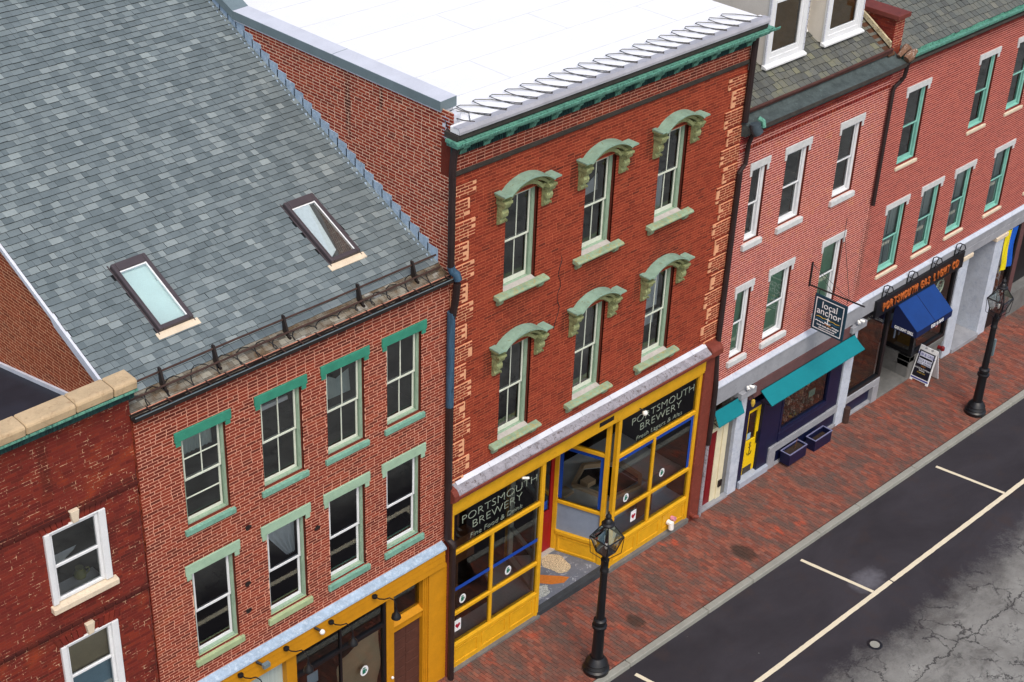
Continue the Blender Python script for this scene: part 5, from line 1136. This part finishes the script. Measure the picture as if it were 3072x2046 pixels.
# awnings, planters, fixtures, hanging sign: things of their own
def awning(name, label, x0, x1, yb, zb, yf, zf_, mat, th=.02, val=.0):
    t = thing(name, label, 'awning', ((x0 + x1) / 2, yb, zf_))
    m = MB(); n = 22; vs = []
    for i in range(n + 1):
        x = x0 + (x1 - x0) * i / n; sg_ = .006 * math.sin(i * 1.9)
        vs += [(x, yb, zb), (x, (yb + yf) / 2, (zb + zf_) / 2 - .012 + sg_), (x, yf, zf_ + sg_ * .5), (x, yf, zf_ - .025), (x, yb, zb - .03)]
    m.add(vs, [(5 * i + j, 5 * i + 5 + j, 5 * i + 5 + (j + 1) % 5, 5 * i + (j + 1) % 5) for i in range(n) for j in range(5)] + [(0, 1, 2, 3, 4), tuple(5 * n + j for j in (4, 3, 2, 1, 0))])
    m.build('cloth', mat, t)
    m = MB(); m.box(x0 - .02, x1 + .02, yb + .0, yb + .02, zb - .05, zb + .03)
    for x in (x0 + .03, x1 - .05): m.tube([(x, yb, zb - .35), (x, yf + .04, zf_ - .03)], .012, 6)
    m.build('bracket_bar', m_black, t); return t
awning('awning', 'long teal cloth awning over the navy shop window', 11.08, 15.36, -.13, 2.9, -.52, 2.62, m_tealcloth)
awning('awning', 'small teal cloth awning over the maroon door', 9.12, 10.18, -.11, 3.1, -.3, 2.72, m_tealcloth)
for x, dz, lab in ((12.5, .08, 'navy planter box with bare soil and a twig under the shop window'), (13.72, 0, 'empty navy planter box nearer the granite post')):
    g = gz(x) - .0 + dz; t = thing('planter_box', lab, 'planter', (x + .4, -.22, g), 'navy planter boxes under the shop window')
    m = MB(); y0, y1 = -.42, -.1
    for a, b, c, d in ((x, x + .8, y0, y0 + .03), (x, x + .8, y1 - .03, y1), (x, x + .03, y0 + .03, y1 - .03), (x + .77, x + .8, y0 + .03, y1 - .03)): m.box(a, b, c, d, g, g + .36)
    m.box(x + .03, x + .77, y0 + .03, y1 - .03, g, g + .03); m.build('box', m_navy, t, bevel=.004)
    m = MB()
    for a, b, c, d in ((x - .012, x + .812, y0 - .012, y0 + .022), (x - .012, x + .812, y1 - .022, y1 + .012), (x - .012, x + .022, y0 + .022, y1 - .022), (x + .778, x + .812, y0 + .022, y1 - .022)): m.box(a, b, c, d, g + .361, g + .376)
    m.build('rim', plain('grey_lavender_rim', srgb(120, 122, 156), .5, .1), t)
    m = MB(); m.box(x + .03, x + .77, y0 + .03, y1 - .03, g + .03, g + .31 if dz else g + .2); m.build('soil', m_soil, t)
    if dz: m = MB(); m.tube([(x + .45, -.25, g + .3), (x + .47, -.27, g + .5), (x + .52, -.24, g + .62)], .008, 5); m.tube([(x + .46, -.26, g + .42), (x + .4, -.3, g + .55)], .006, 5); m.build('twig', m_brownwood, t)
t = thing('waste_pipe', 'rusty stub pipe standing at the foot of the granite post', 'pipe', (15.7, -.12, gz(15.7)))
m = MB(); m.tube([(15.68, -.12, gz(15.7) - .05), (15.68, -.12, gz(15.7) + .5)], .1, 10); m.build('pipe', m_rust, t)
for x, lab in ((10.35, 'white twin flood lamp on the granite post by the small teal awning'), (15.35, 'white twin flood lamp at the right end of the long teal awning')):
    t = thing('flood_lamp', lab, 'flood light', (x, -.2, 3.3), 'white flood lamps on the granite post tops')
    m = MB(); m.lathe([(.06, 0), (.06, .05)], x, -.2, 10, z=3.3); m.tube([(x, -.2, 3.34), (x + .02, -.24, 3.42)], .02, 6); m.build('base', m_greymetal2, t)
    m = MB(); m.tube([(x, -.22, 3.42), (x + .08, -.31, 3.38)], [.03, .05], 10); m.build('head', m_lampwhite, t, smooth=True)
    m = MB(); m.tube([(x - .05, -.2, 3.42), (x - .09, -.28, 3.36)], [.03, .045], 10); m.build('head', m_lampwhite, t, smooth=True)
t = thing('lantern', 'small brass wall lantern hanging beside the navy door frame', 'wall lamp', (10.62, -.12, 2.7))
m = MB(); m.tube([(10.66, -.04, 2.9), (10.66, -.16, 2.95), (10.66, -.2, 2.86)], .014, 6); m.build('bracket', m_black, t)
m = MB(); m.lathe([(.03, 0), (.06, .1), (.05, .18), (.02, .22)], 10.66, -.2, 10, z=2.64); m.build('shade', m_signgold, t)
# hanging sign, facing left up the street
sx_ = 12.82
t = thing('hanging_sign', 'square dark teal sign reading local anchor on an iron bracket', 'sign', (sx_, 0, 5.3))
m = MB(); m.box(sx_ - .03, sx_ + .03, -.03, .0, 5.36, 6.06); m.tube([(sx_, -.02, 5.4), (sx_, -1.72, 5.46)], .022, 8)
m.tube([(sx_, -.35, 5.4), (sx_, -.35, 5.2)], .01, 5); m.tube([(sx_, -1.2, 5.43), (sx_, -1.2, 5.3)], .01, 5); m.build('bracket', m_black, t)
for p, q in (((sx_, -.02, 6.02), (sx_, -.78, 5.43)), ((sx_, -.02, 6.02), (sx_, -1.25, 5.45)), ((14.15, -.02, 6.9), (sx_, -.78, 5.43)), ((14.2, -.02, 6.3), (sx_, -1.25, 5.45))):
    m = MB(); m.tube([p, q], .007, 4); m.build('stay_wire', m_black, t)
y0, y1, z0, z1 = -.25, -1.24, 4.21, 5.25
m = MB(); m.box(sx_ - .03, sx_ + .03, y1, y0, z0, z1); bd = m.build('board', m_signnavy, t, bevel=.004)
m = MB(); e, wd, X = .06, .025, sx_ - .034
for a, b, c, d in ((y1 + e, y0 - e, z0 + e, z0 + e + wd), (y1 + e, y0 - e, z1 - e - wd, z1 - e), (y1 + e, y1 + e + wd, z0 + e + wd, z1 - e - wd), (y0 - e - wd, y0 - e, z0 + e + wd, z1 - e - wd)): m.box(X, X + .003, a, b, c, d)
m.build('border', m_signwhite, bd)
yc = (y0 + y1) / 2
text('lettering', 'local', .27, (X, yc, 4.93), '-x', m_signwhite, bd); text('lettering', 'anchor', .27, (X, yc, 4.74), '-x', m_signwhite, bd)
def wave(z, mat, a, b, amp=.016, k=7):
    m = MB(); m.tube([(X, yc - (a + (b - a) * i / 40), z + amp * abs(math.sin(i / 40 * math.pi * k / 2)) * 1.4 - .02 * (i / 40)) for i in range(41)], .009, 4); m.build('wave_mark', mat, bd)
wave(4.64, m_signgold, -.36, .36); wave(4.575, m_signblue, -.34, .36); wave(4.51, m_signwhite, -.38, -.08); wave(4.49, m_signorange, -.08, .14, .01); wave(4.48, m_signwhite, .14, .36)
m = MB(); m.tube([(X, yc, 4.7), (X, yc, 4.52)], .014, 5); m.tube([(X, yc + .09, 4.56), (X, yc, 4.52), (X, yc - .09, 4.54)], .012, 5); m.tube([(X, yc + .06, 4.655), (X, yc - .06, 4.66)], .01, 5); m.build('anchor_mark', m_signwhite, bd)
text('lettering', 'locally made gifts & design', .06, (X, yc, 4.4), '-x', m_signwhite, bd, bold=.001); text('lettering', 'downtown portsmouth', .052, (X, yc, 4.33), '-x', m_signwhite, bd, bold=.001)

# ================================================================ BUILDING E: rose brick house with teal windows
E_ = thing('brick_house', 'rose brick house with teal windows, slate roof and granite shopfront at far right', 'building', (20, 0, 0))
EU = [(16.22, 17.15), (19.84, 20.72), (21.9, 22.8), (24.3, 25.2)]; EL = [(16.2, 17.14), (17.98, 18.9), (19.72, 20.64), (21.91, 22.85), (24.3, 25.2)]
oE = [(a, b, 7.74, 9.84) for a, b in EU] + [(a, b, 4.44, 6.44) for a, b in EL]
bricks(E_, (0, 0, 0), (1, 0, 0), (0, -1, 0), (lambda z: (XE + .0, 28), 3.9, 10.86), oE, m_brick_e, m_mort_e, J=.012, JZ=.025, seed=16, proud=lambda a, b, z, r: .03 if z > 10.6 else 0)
for row, (L_, zs, zt) in enumerate(((EU, 7.74, 9.84), (EL, 4.44, 6.44))):
    for i, (a, b) in enumerate(L_):
        w = window(E_, a, b, zs, zt, y=.06, cas=m_teal, sash=m_teal, up=(1, 1), lo=(1, 1), cw=.05, bot=.1,
                   label=('top floor teal window, %s' if row == 0 else 'lower teal window with grey curtains, %s') % (['nearest the black pipe', 'second from the black pipe', 'third from the black pipe', 'fourth from the black pipe', 'at the far right end'][i]))
        lintel(w, a, b, zt, zt + .17, m_offwhite, out=.03, ear=.13, ov=.12, name='lintel'); sill(w, a, b, zs - .12, zs, m_creamstone, out=.05, ov=.06)
        if row:
            drape(w, a + .06, (a + b) / 2 - .0, zs + .08, zt - .05, m_greyblind, .19, .02, 7); drape(w, (a + b) / 2 + .05, b - .06, zs + .08, zt - .05, m_greyblind, .2, .02, 7)
        else:
            m = MB(); m.box(a + .1, b - .35, .5, .56, 8.75, 8.85); m.box(a + .1, b - .3, .5, .7, 8.5, 8.6); m.build('shelf', m_greyblind, w)
shell(E_, XE + .03, 28, 5, [3.7, 7.2], 10.7)
ze = lambda y: 11.06 + .62 * y
rfe = MB(); rfe.quad((XE + .4, -.02, ze(-.02) - .02), (34, -.02, ze(-.02) - .02), (34, 7, ze(7) - .02), (XE + .4, 7, ze(7) - .02)); rfe = rfe.build('roof', m_butt, E_)
shingles(E_, rfe, XE + .44, 27, -.02, 2.6, ze, .62, .2, .17, .24, m_slate_e, .026, seed=17, name='slate', wob=.014, gap=.005)
m = MB(); m.ext([(.03, 10.88), (-.12, 10.9), (-.22, 10.98), (-.24, 11.06), (-.215, 11.06), (-.19, 11.0), (-.02, 10.98), (-.02, 11.07), (.03, 11.07)], XE + .3, 28); m.build('gutter', m_copper, E_)
m = MB(); m.box(XE + .25, 28, -.245, -.02, 10.86, 10.9); m.build('gutter_board', m_dark, E_)
m = MB(); m.tube([(XE + .1, -.28, 11.06), (XE + .24, -.3, 11.14), (XE + .4, -.2, 11.1), (XE + .62, -.22, 11.16)], [.1, .13, .12, .06], 8); m.tube([(XE + .02, -.1, 11.12), (XE + .3, -.12, 11.3), (XE + .52, -.1, 11.2)], [.06, .1, .05], 7); m.build('corner_debris', plain('rusty_corner_patch', srgb(124, 92, 72), .9, .4, 7, srgb(180, 172, 164), (.55, .62)), E_)
for k, (x, y) in enumerate(((16.55, 1.6), (17.0, 1.66), (17.5, 1.72), (18.0, 1.8))):
    m = MB(); m.hexa([(x, y, ze(y) + .02), (x + .05, y, ze(y) + .02), (x + .05, y + .28, ze(y + .28) + .02), (x, y + .28, ze(y + .28) + .02)] + [(x, y, ze(y) + .035), (x + .05, y, ze(y) + .035), (x + .05, y + .28, ze(y + .28) + .035), (x, y + .28, ze(y + .28) + .035)]); m.build('snow_clip', m_white, E_)
# granite shopfront
m = MB(); m.box(15.5, 20.9, -.08, .2, 3.3, 3.82); m.box(20.904, 28, -.08, .2, 3.3, 3.56); m.box(20.904, 28, -.081, .2, 3.568, 3.82); m.build('granite_lintel', m_granite, E_, bevel=.01)
m = MB(); m.ext([(-.1, 3.822), (-.1, 3.85), (0, 3.93), (0, 3.822)], 15.5, 28); m.build('lintel_cap', m_granite_l, E_)
for x0, x1 in ((20.98, 21.5), (23.06, 23.56)):
    m = MB(); m.box(x0, x1, -.06, .9, -.5, 3.16); p = m.build('granite_post', m_granite_l, E_, bevel=.012); m = MB(); m.box(x0 - .1, x1 + .1, -.12, .5, 3.162, 3.3); m.build('post_capital', m_creamstone, p, bevel=.012)
m = MB(); m.box(21.5, 23.06, -.12, .9, -.5, -.12); m.build('door_step', m_granite, E_, bevel=.012)
m = MB(); m.box(21.5, 23.06, .85, .95, -.12, 3.3); m.build('entry_back', m_black, E_); m = MB(); m.box(22.2, 22.55, .83, .848, 1.55, 1.62); m.build('door_sign', m_redbrown, E_)
m = MB(); m.box(15.66, 17.4, -.05, .15, .38, .6); m.box(17.1, 17.4, -.05, .15, -.5, .378); m.box(15.66, 17.1, -.02, .1, -.5, -.12); m.build('granite_sill', m_granite, E_, bevel=.01)
m = MB(); m.box(15.66, 17.1, .08, .2, -.12, .38); m.build('basement_panel', m_navy, E_)
m = MB(); m.box(15.66, 15.72, -.02, .1, .6, 3.1); m.box(17.3, 17.42, -.02, .1, .6, 3.1); m.box(15.72, 17.3, -.02, .1, .6, .7); m.box(15.66, 17.42, -.02, .1, 3.1, 3.3); wn = m.build('shop_window', m_black, E_)
MB().quad((15.72, .04, .7), (17.3, .04, .7), (17.3, .04, 3.1), (15.72, .04, 3.1)).build('pane', g_shop, wn)
m = MB(); m.box(17.42, 19.2, -.04, 1.5, -.5, -.16); m.build('entry_step', m_granite_d, E_, bevel=.012)
m = MB(); m.box(19.05, 20.95, -.03, .4, .38, .56); m.box(19.05, 20.95, .0, .4, -.5, .38); m.box(19.05, 19.3, -.03, 1.5, .2, .56); m.box(19.06, 19.29, -.02, 1.5, -.5, .2); m.build('granite_base', m_granite_d, E_, bevel=.01)
m = MB(); m.box(19.08, 19.2, -.02, .1, .58, 3.1); m.box(20.84, 20.96, -.02, .1, .58, 3.1); m.box(19.2, 20.84, -.02, .1, .58, .7); m.box(17.42, 20.96, -.02, .1, 3.1, 3.3); m.seg((19.14, .1), (19.14, 1.4), .08, .58, .7); m.seg((19.14, 1.3), (19.14, 1.4), .1, .58, 3.1); wn = m.build('shop_window', m_black, E_)
MB().quad((19.2, .04, .7), (20.84, .04, .7), (20.84, .04, 3.1), (19.2, .04, 3.1)).build('pane', g_shop, wn); MB().quad((19.14, .1, .7), (19.14, 1.3, .7), (19.14, 1.3, 3.1), (19.14, .1, 3.1)).build('pane', g_shop, wn)
m = MB(); m.box(17.44, 19.1, 1.42, 1.5, -.16, 3.3); m.build('entry_back', m_black, E_); m = MB(); m.box(17.5, 17.56, .6, 1.4, -.16, 2.4); d = m.build('door', plain('dull_gold_door', srgb(168, 126, 40), .5, .15), E_)
m = MB(); m.box(18.98, 19.05, .6, .63, 1.0, 1.5); m.build('menu_panel', m_frost, E_)
m = MB(); m.quad((15.6, 2.6, -.3), (28, 2.6, -.3), (28, 2.6, 3.6), (15.6, 2.6, 3.6)); m.quad((15.6, .2, 3.3), (28, .2, 3.3), (28, 2.6, 3.3), (15.6, 2.6, 3.3)); m.box(15.7, 17.3, .2, 1.2, .3, .66); m.box(19.2, 20.9, .42, 1.6, .1, .6); m.quad((17.4, .2, -.3), (17.4, 2.6, -.3), (17.4, 2.6, 3.3), (17.4, .2, 3.3)); m.box(16.5, 17.2, 1.1, 1.3, .7, 3.0); m.build('shop_interior', m_woodpanel, E_)
m = MB(); m.box(23.56, 24.5, .02, .1, -.4, .3); m.box(24.62, 24.95, -.02, .3, -.4, 3.3, mi=1); m.box(24.5, 24.62, -.04, .1, -.4, 3.3, mi=2); m.box(24.95, 28, .3, .4, -.4, 3.3, mi=2); m.box(24.95, 28, -.05, .3, -.6, .55, mi=3); e = m.build('end_shopfront', [m_black, m_brownband, m_black, m_granite_d], E_)
MB().quad((23.56, .05, .3), (24.5, .05, .3), (24.5, .05, 3.3), (23.56, .05, 3.3)).build('pane', g_shop, e)
m = MB(); rg = random.Random(9)
for k in range(90): x = rg.uniform(23.6, 24.4); y = rg.uniform(.2, 1.0); z = rg.uniform(.4, 1.7); m.blob((x, y, z), (.05, .05, .07), 4)
o = m.build('window_display', m_woodpanel, E_); o['kind'] = 'stuff'
# sign band with cut-out letters
t = thing('shop_sign', 'black sign band with orange letters reading PORTSMOUTH GAS LIGHT CO', 'sign', (18.5, -.12, 3.2))
m = MB(); m.box(16.25, 20.9, -.17, -.085, 3.08, 3.62); bd = m.build('board', m_black, t)
body = 'PORTSMOUTH GAS LIGHT CO'; x = 16.62
for ch in body:
    if ch != ' ': text('letter', ch, .36, (x, -.19, 3.22), '-y', m_orangeletter, bd, depth=.02, sx=.62, bold=.004)
    x += .183 if ch != ' ' else .13
labs = ['at the left end, above the letter P', 'second from the left', 'third from the left', 'above the word LIGHT']
for k, x in enumerate((16.55, 17.82, 19.1, 20.38)):
    t = thing('sign_lamp', 'black wire sign lamp on the granite band, ' + labs[k], 'sign lamp', (x, -.1, 3.95), 'black wire lamps over the orange lettered sign')
    m = MB(); m.tube([(x, -.1, 3.6), (x, -.12, 4.0), (x + .02, -.2, 4.06), (x + .1, -.32, 4.02), (x + .12, -.36, 3.9), (x + .06, -.3, 3.82), (x, -.16, 3.84)], .018, 6); m.build('arm', m_black, t)
    m = MB(); m.tube([(x + .16, -.12, 3.6), (x + .16, -.2, 3.98), (x + .1, -.32, 4.02)], .016, 6); m.build('brace', m_black, t)
# blue canopy
t = thing('canopy', 'blue cloth entry canopy with white lettering on its valances', 'canopy', (18.4, -.1, 2.3))
bx0, bx1 = 17.5, 19.4; yb, zb, yf, zf_ = -.05, 3.1, -.88, 2.46
m = MB(); n = 16; vs = []
for i in range(n + 1):
    x = bx0 + (bx1 - bx0) * i / n; s_ = -.015 * abs(math.sin(i / n * math.pi * 2)); vs += [(x, yb, zb), (x, (yb + yf) / 2, (zb + zf_) / 2 + s_), (x, yf, zf_ + s_ * .4)]
m.add(vs, [(3 * i + j, 3 * i + 3 + j, 3 * i + 4 + j, 3 * i + 1 + j) for i in range(n) for j in range(2)]); rf = m.build('roof_cloth', m_bluecloth, t)
md = rf.modifiers.new('s', 'SOLIDIFY'); md.thickness = .012
m = MB(); m.ext([(yb, zb), (yf, zf_), (yf, zf_ - .02), (yb, zf_ - .02)], bx0 - .006, bx0 + .006); m.build('side_cloth', m_bluecloth_d, t); m = MB(); m.ext([(yb, zb), (yf, zf_), (yf, zf_ - .02), (yb, zf_ - .02)], bx1 - .006, bx1 + .006); m.build('side_cloth', m_bluecloth_d, t)
m = MB(); m.box(bx0 - .008, bx0 + .006, yf, yb, zf_ - .2, zf_ - .021); vl = m.build('side_valance', m_bluecloth_d, t); m = MB(); m.box(bx0, bx1, yf - .008, yf + .004, zf_ - .2, zf_ + .0); vf = m.build('front_valance', m_bluecloth_d, t)
text('lettering', 'GAS LIGHT GRILL', .13, (bx0 - .012, (yb + yf) / 2, zf_ - .16), '-x', m_signwhite, vl, sx=.62, bold=.004)
text('lettering', 'DELI & BAR', .15, (bx0 + 1.1, yf - .012, zf_ - .16), '-y', m_signwhite, vf, sx=.9, bold=.004)
m = MB(); m.box(18.4, 18.43, yf - .004, yb, zf_ + .0, zf_ + .004); m.tube([(18.45, yb, zb + .012), (18.45, yf, zf_ + .012)], .012, 5); m.build('seam_rib', m_bluecloth_d, t)
# neon roundel, figures, flag
t = thing('roundel_sign', 'pale round outline emblem in the brown window beside the blue canopy', 'window sign', (20.2, .02, 2.4))
m = MB(); 
for rr in (.27, .21): m.tube([(20.1 + rr * .8 * math.cos(a), .02, 2.62 + rr * math.sin(a)) for a in [2 * math.pi * k / 24 for k in range(25)]], .012, 5)
m.build('ring', m_letter, t); text('monogram', 'GL', .26, (20.1, .015, 2.53), '-y', m_letter, t, sx=.8)
t = thing('pipe_sign', 'small pink and yellow brush shaped sign in the window right of the canopy', 'window sign', (20.4, .0, 1.3))
m = MB(); m.tube([(20.46, .0, 1.62), (20.42, .0, 1.36)], .02, 6); m.build('stem', m_signgold, t); m = MB(); m.blob((20.36, .0, 1.24), (.09, .03, .13)); m.build('bowl', plain('pink_sign', srgb(222, 140, 140), .6), t)
t = thing('window_figure', 'seated white plaster figure with a brown hat in the shop window', 'statue', (16.1, .5, .7))
m = MB(); m.blob((16.1, .55, 1.0), (.16, .14, .28)); m.blob((16.1, .52, 1.42), (.11, .11, .14)); m.tube([(16.2, .5, 1.2), (16.3, .4, 1.0), (16.22, .3, .85)], [.06, .05, .05], 8); m.tube([(16.0, .5, 1.2), (15.93, .38, 1.05), (16.02, .3, .95)], [.06, .05, .05], 8); m.tube([(16.17, .45, .85), (16.2, .25, .78)], [.09, .07], 8); m.tube([(16.02, .45, .85), (16.0, .25, .78)], [.09, .07], 8); m.build('body', m_plaster, t, smooth=True)
m = MB(); m.lathe([(.2, 0), (.2, .02), (.11, .03), (.1, .14), (.02, .16)], 16.1, .52, 14, z=1.5); m.build('hat', m_hat, t)
t = thing('window_figure', 'small white plaster figure close to the granite post in the shop window', 'statue', (15.86, .3, .7))
m = MB(); m.blob((15.86, .3, .92), (.11, .1, .2)); m.blob((15.86, .3, 1.2), (.09, .09, .1)); m.blob((15.86, .28, 1.42), (.1, .08, .06)); m.build('body', m_plaster, t, smooth=True)
t = thing('flag', 'yellow and blue striped banner hanging under the granite band', 'flag', (24.0, -.06, 2.6))
for k, (x0, x1, mt) in enumerate(((23.62, 23.98, m_flagyellow), (23.98, 24.34, m_flagblue))):
    m = MB(); vs = []; n = 10
    for j in range(13):
        for i in range(n + 1): x = x0 + (x1 - x0) * i / n; vs.append((x + .02 * math.sin(j * .7), -.07 + .03 * math.sin(x * 16 + j * .4), 3.3 - 1.45 * j / 12))
    m.add(vs, [(j * (n + 1) + i, j * (n + 1) + i + 1, (j + 1) * (n + 1) + i + 1, (j + 1) * (n + 1) + i) for j in range(12) for i in range(n)]); o = m.build('stripe', mt, t); md = o.modifiers.new('s', 'SOLIDIFY'); md.thickness = .006

# ================================================================ STREET FURNITURE
def street_lamp(x, y, label):
    z = gz(x); t = thing('street_lamp', label, 'street lamp', (x, y, z), 'black gas style lamps along the kerb')
    m = MB(); m.lathe([(.3, -.02), (.31, .02), (.31, .1), (.27, .14), (.285, .17), (.25, .24), (.26, .27), (.22, .34), (.19, .38), (.16, .42)], x, y, 20, z=z); m.build('base', m_black, t, smooth=True)
    m = MB(); m.lathe([(.14, .4), (.125, 1.2), (.12, 1.3)], x, y, 12, z=z); m.build('lower_shaft', m_black, t, smooth=True)
    m = MB(); m.lathe([(.12, 1.28), (.17, 1.3), (.175, 1.36), (.13, 1.38), (.13, 1.44), (.155, 1.46), (.15, 1.52), (.1, 1.56)], x, y, 16, z=z); m.build('collar', m_black, t, smooth=True)
    m = MB(); m.lathe([(.1, 1.5), (.082, 2.9), (.1, 2.92), (.1, 2.97), (.085, 2.99), (.09, 3.2), (.1, 3.22), (.1, 3.25), (.06, 3.27), (.06, 3.45)], x, y, 12, z=z); m.build('upper_shaft', m_black, t, smooth=True)
    m = MB(); m.lathe([(.006, 2.5), (.03, 2.52), (.03, 2.98), (.006, 3.0)], x + .11, y + .02, 8, z=z); m.build('meter_box', m_black, t)
    # lantern: four-sided, widening upward
    a0, a1, z0, z1, z2 = .15, .26, z + 3.46, z + 3.88, z + 4.2; rt = R(45)
    def C4(a, zz): return [(x + a * sx, y + a * sy, zz) for sx, sy in ((-1, -1), (1, -1), (1, 1), (-1, 1))]
    b, s_, tp = C4(a0, z0), C4(a1, z1), C4(.09, z2)
    m = MB()
    for i in range(4): j = (i + 1) % 4; m.tube([b[i], b[j]], .018, 4); m.tube([s_[i], s_[j]], .022, 4); m.tube([b[i], s_[i]], .014, 4); m.tube([s_[i], tp[i]], .014, 4); m.tube([tp[i], tp[j]], .016, 4)
    m.box(x - a0, x + a0, y - a0, y + a0, z0 - .02, z0 + .012); 
    ln = m.build('lantern', m_black, t)
    for i in range(4): j = (i + 1) % 4; MB().quad(b[i], b[j], s_[j], s_[i]).build('pane', g_win, ln); MB().quad(s_[i], s_[j], tp[j], tp[i]).build('roof_pane', g_win, ln)
    for i in range(4):
        c = (s_[i][0] * .7 + x * .3, s_[i][1] * .7 + y * .3, z0 - .16); m = MB(); m.tube([(x + (s_[i][0] - x) * 1.03, y + (s_[i][1] - y) * 1.03, z1), (x + (s_[i][0] - x) * .92, y + (s_[i][1] - y) * .92, z0 - .02), (x + .06 * (1 if s_[i][0] > x else -1), y + .06 * (1 if s_[i][1] > y else -1), z0 - .2)], .009, 5); m.build('stay', m_black, ln)
    m = MB(); m.lathe([(.11, 4.18), (.14, 4.2), (.15, 4.24), (.1, 4.27), (.09, 4.33), (.05, 4.37), (.07, 4.41), (.06, 4.46), (.02, 4.5), (.015, 4.56)], x, y, 14, z=z); m.build('finial', m_black, ln, smooth=True)
    m = MB(); m.tube([(x, y, z0 + .01), (x, y, z0 + .72)], .02, 8); m.build('burner_pipe', m_black, ln); m = MB(); m.lathe([(.02, 0), (.035, .03), (.035, .14), (.015, .17)], x + .0, y - .0, 10, z=z0 + .08); m.lathe([(.02, 0), (.025, .08)], x, y, 8, z=z0 + .62); m.build('mantle', m_lampwhite, ln)
    return t
l1 = street_lamp(2.58, -2.25, 'black street lamp at the kerb in front of the yellow shopfront entry')
l2 = street_lamp(19.05, -2.4, 'black street lamp at the kerb opposite the sandwich board, far right')
m = MB(); m.box(19.15, 19.22, -2.5, -2.3, gz(19) + 1.95, gz(19) + 2.5); m.build('parking_sign', m_greymetal, l2)
# sandwich board
gx = gz(19.4); t = thing('sandwich_board', 'white plastic sandwich board with dark and white poster on the brick sidewalk', 'sandwich board', (19.5, -.36, gx))
FL, FR, TL_, TR_ = Vector((19.2, -.04, gx)), Vector((19.2, -.68, gx)), Vector((19.5, -.06, gx + 1.12)), Vector((19.5, -.66, gx + 1.12))
def onb(u, v, off=0): 
    p = (FL.lerp(FR, u)).lerp(TL_.lerp(TR_, u), v); n = Vector((-1, 0, .27)).normalized(); return tuple(p + n * off)
def pl(m, u0, u1, v0, v1, o0, o1): m.hexa([onb(u0, v0, o0), onb(u1, v0, o0), onb(u1, v1, o0), onb(u0, v1, o0), onb(u0, v0, o1), onb(u1, v0, o1), onb(u1, v1, o1), onb(u0, v1, o1)])
m = MB(); pl(m, 0, 1, .05, .92, -.035, 0); pl(m, .0, .14, 0, .05, -.035, 0); pl(m, .86, 1, 0, .05, -.035, 0); pl(m, 0, .25, .92, 1, -.035, 0); pl(m, .75, 1, .92, 1, -.035, 0); pl(m, .4, .6, .92, .98, -.03, -.005); fp = m.build('front_panel', m_white, t, bevel=.006)
m = MB(); q = [(19.82, -.06), (19.82, -.66)]
m.hexa([(19.84, -.66, gx), (19.87, -.66, gx), (19.87, -.06, gx), (19.84, -.06, gx), (19.51, -.66, gx + 1.1), (19.54, -.66, gx + 1.1), (19.54, -.06, gx + 1.1), (19.51, -.06, gx + 1.1)]); m.build('back_panel', m_white, t, bevel=.006)
m = MB(); pl(m, .06, .94, .14, .87, .001, .004); ps = m.build('poster', m_boardblack, fp); m = MB(); pl(m, .13, .87, .5, .84, .005, .007); m.build('poster_sheet', m_poster, fp); m = MB(); pl(m, .03, .97, .075, .115, .001, .004); m.build('blue_strip', m_inkblue, fp)
ux = (FR - FL).normalized(); uz = (TL_ - FL).normalized(); un = ux.cross(uz).normalized(); BM = Matrix((ux, uz, un)).transposed().to_4x4()
m = MB(); pl(m, .15, .85, .66, .71, .008, .01); m.build('dark_bar', m_boardblack, fp)
for body, v, s_, mt in (('PUB & GRILL', .74, .11, m_inkblue), ('PIZZA & BEER', .58, .085, m_inkgrey), ('EAT. DRINK', .51, .08, m_inkgrey), ('OPEN', .44, .06, m_signorange), ('INDOOR & OUTDOOR', .37, .06, m_signwhite), ('DINING', .32, .055, m_signwhite), ('EVERY DAY', .26, .055, m_signgold)):
    text('poster_line', body, s_, onb(.5, v, .012), BM, mt, fp, depth=.001)
t = thing('hydrant_valve', 'small dark red valve pipe against the granite base behind the sandwich board', 'standpipe', (20.7, -.12, gz(20.7)))
m = MB(); m.tube([(20.75, -.0, .25), (20.75, -.16, .25)], .06, 8); m.lathe([(.07, 0), (.07, .1), (.03, .14)], 20.75, -.16, 8, z=.2); m.build('valve', m_maroon, t)
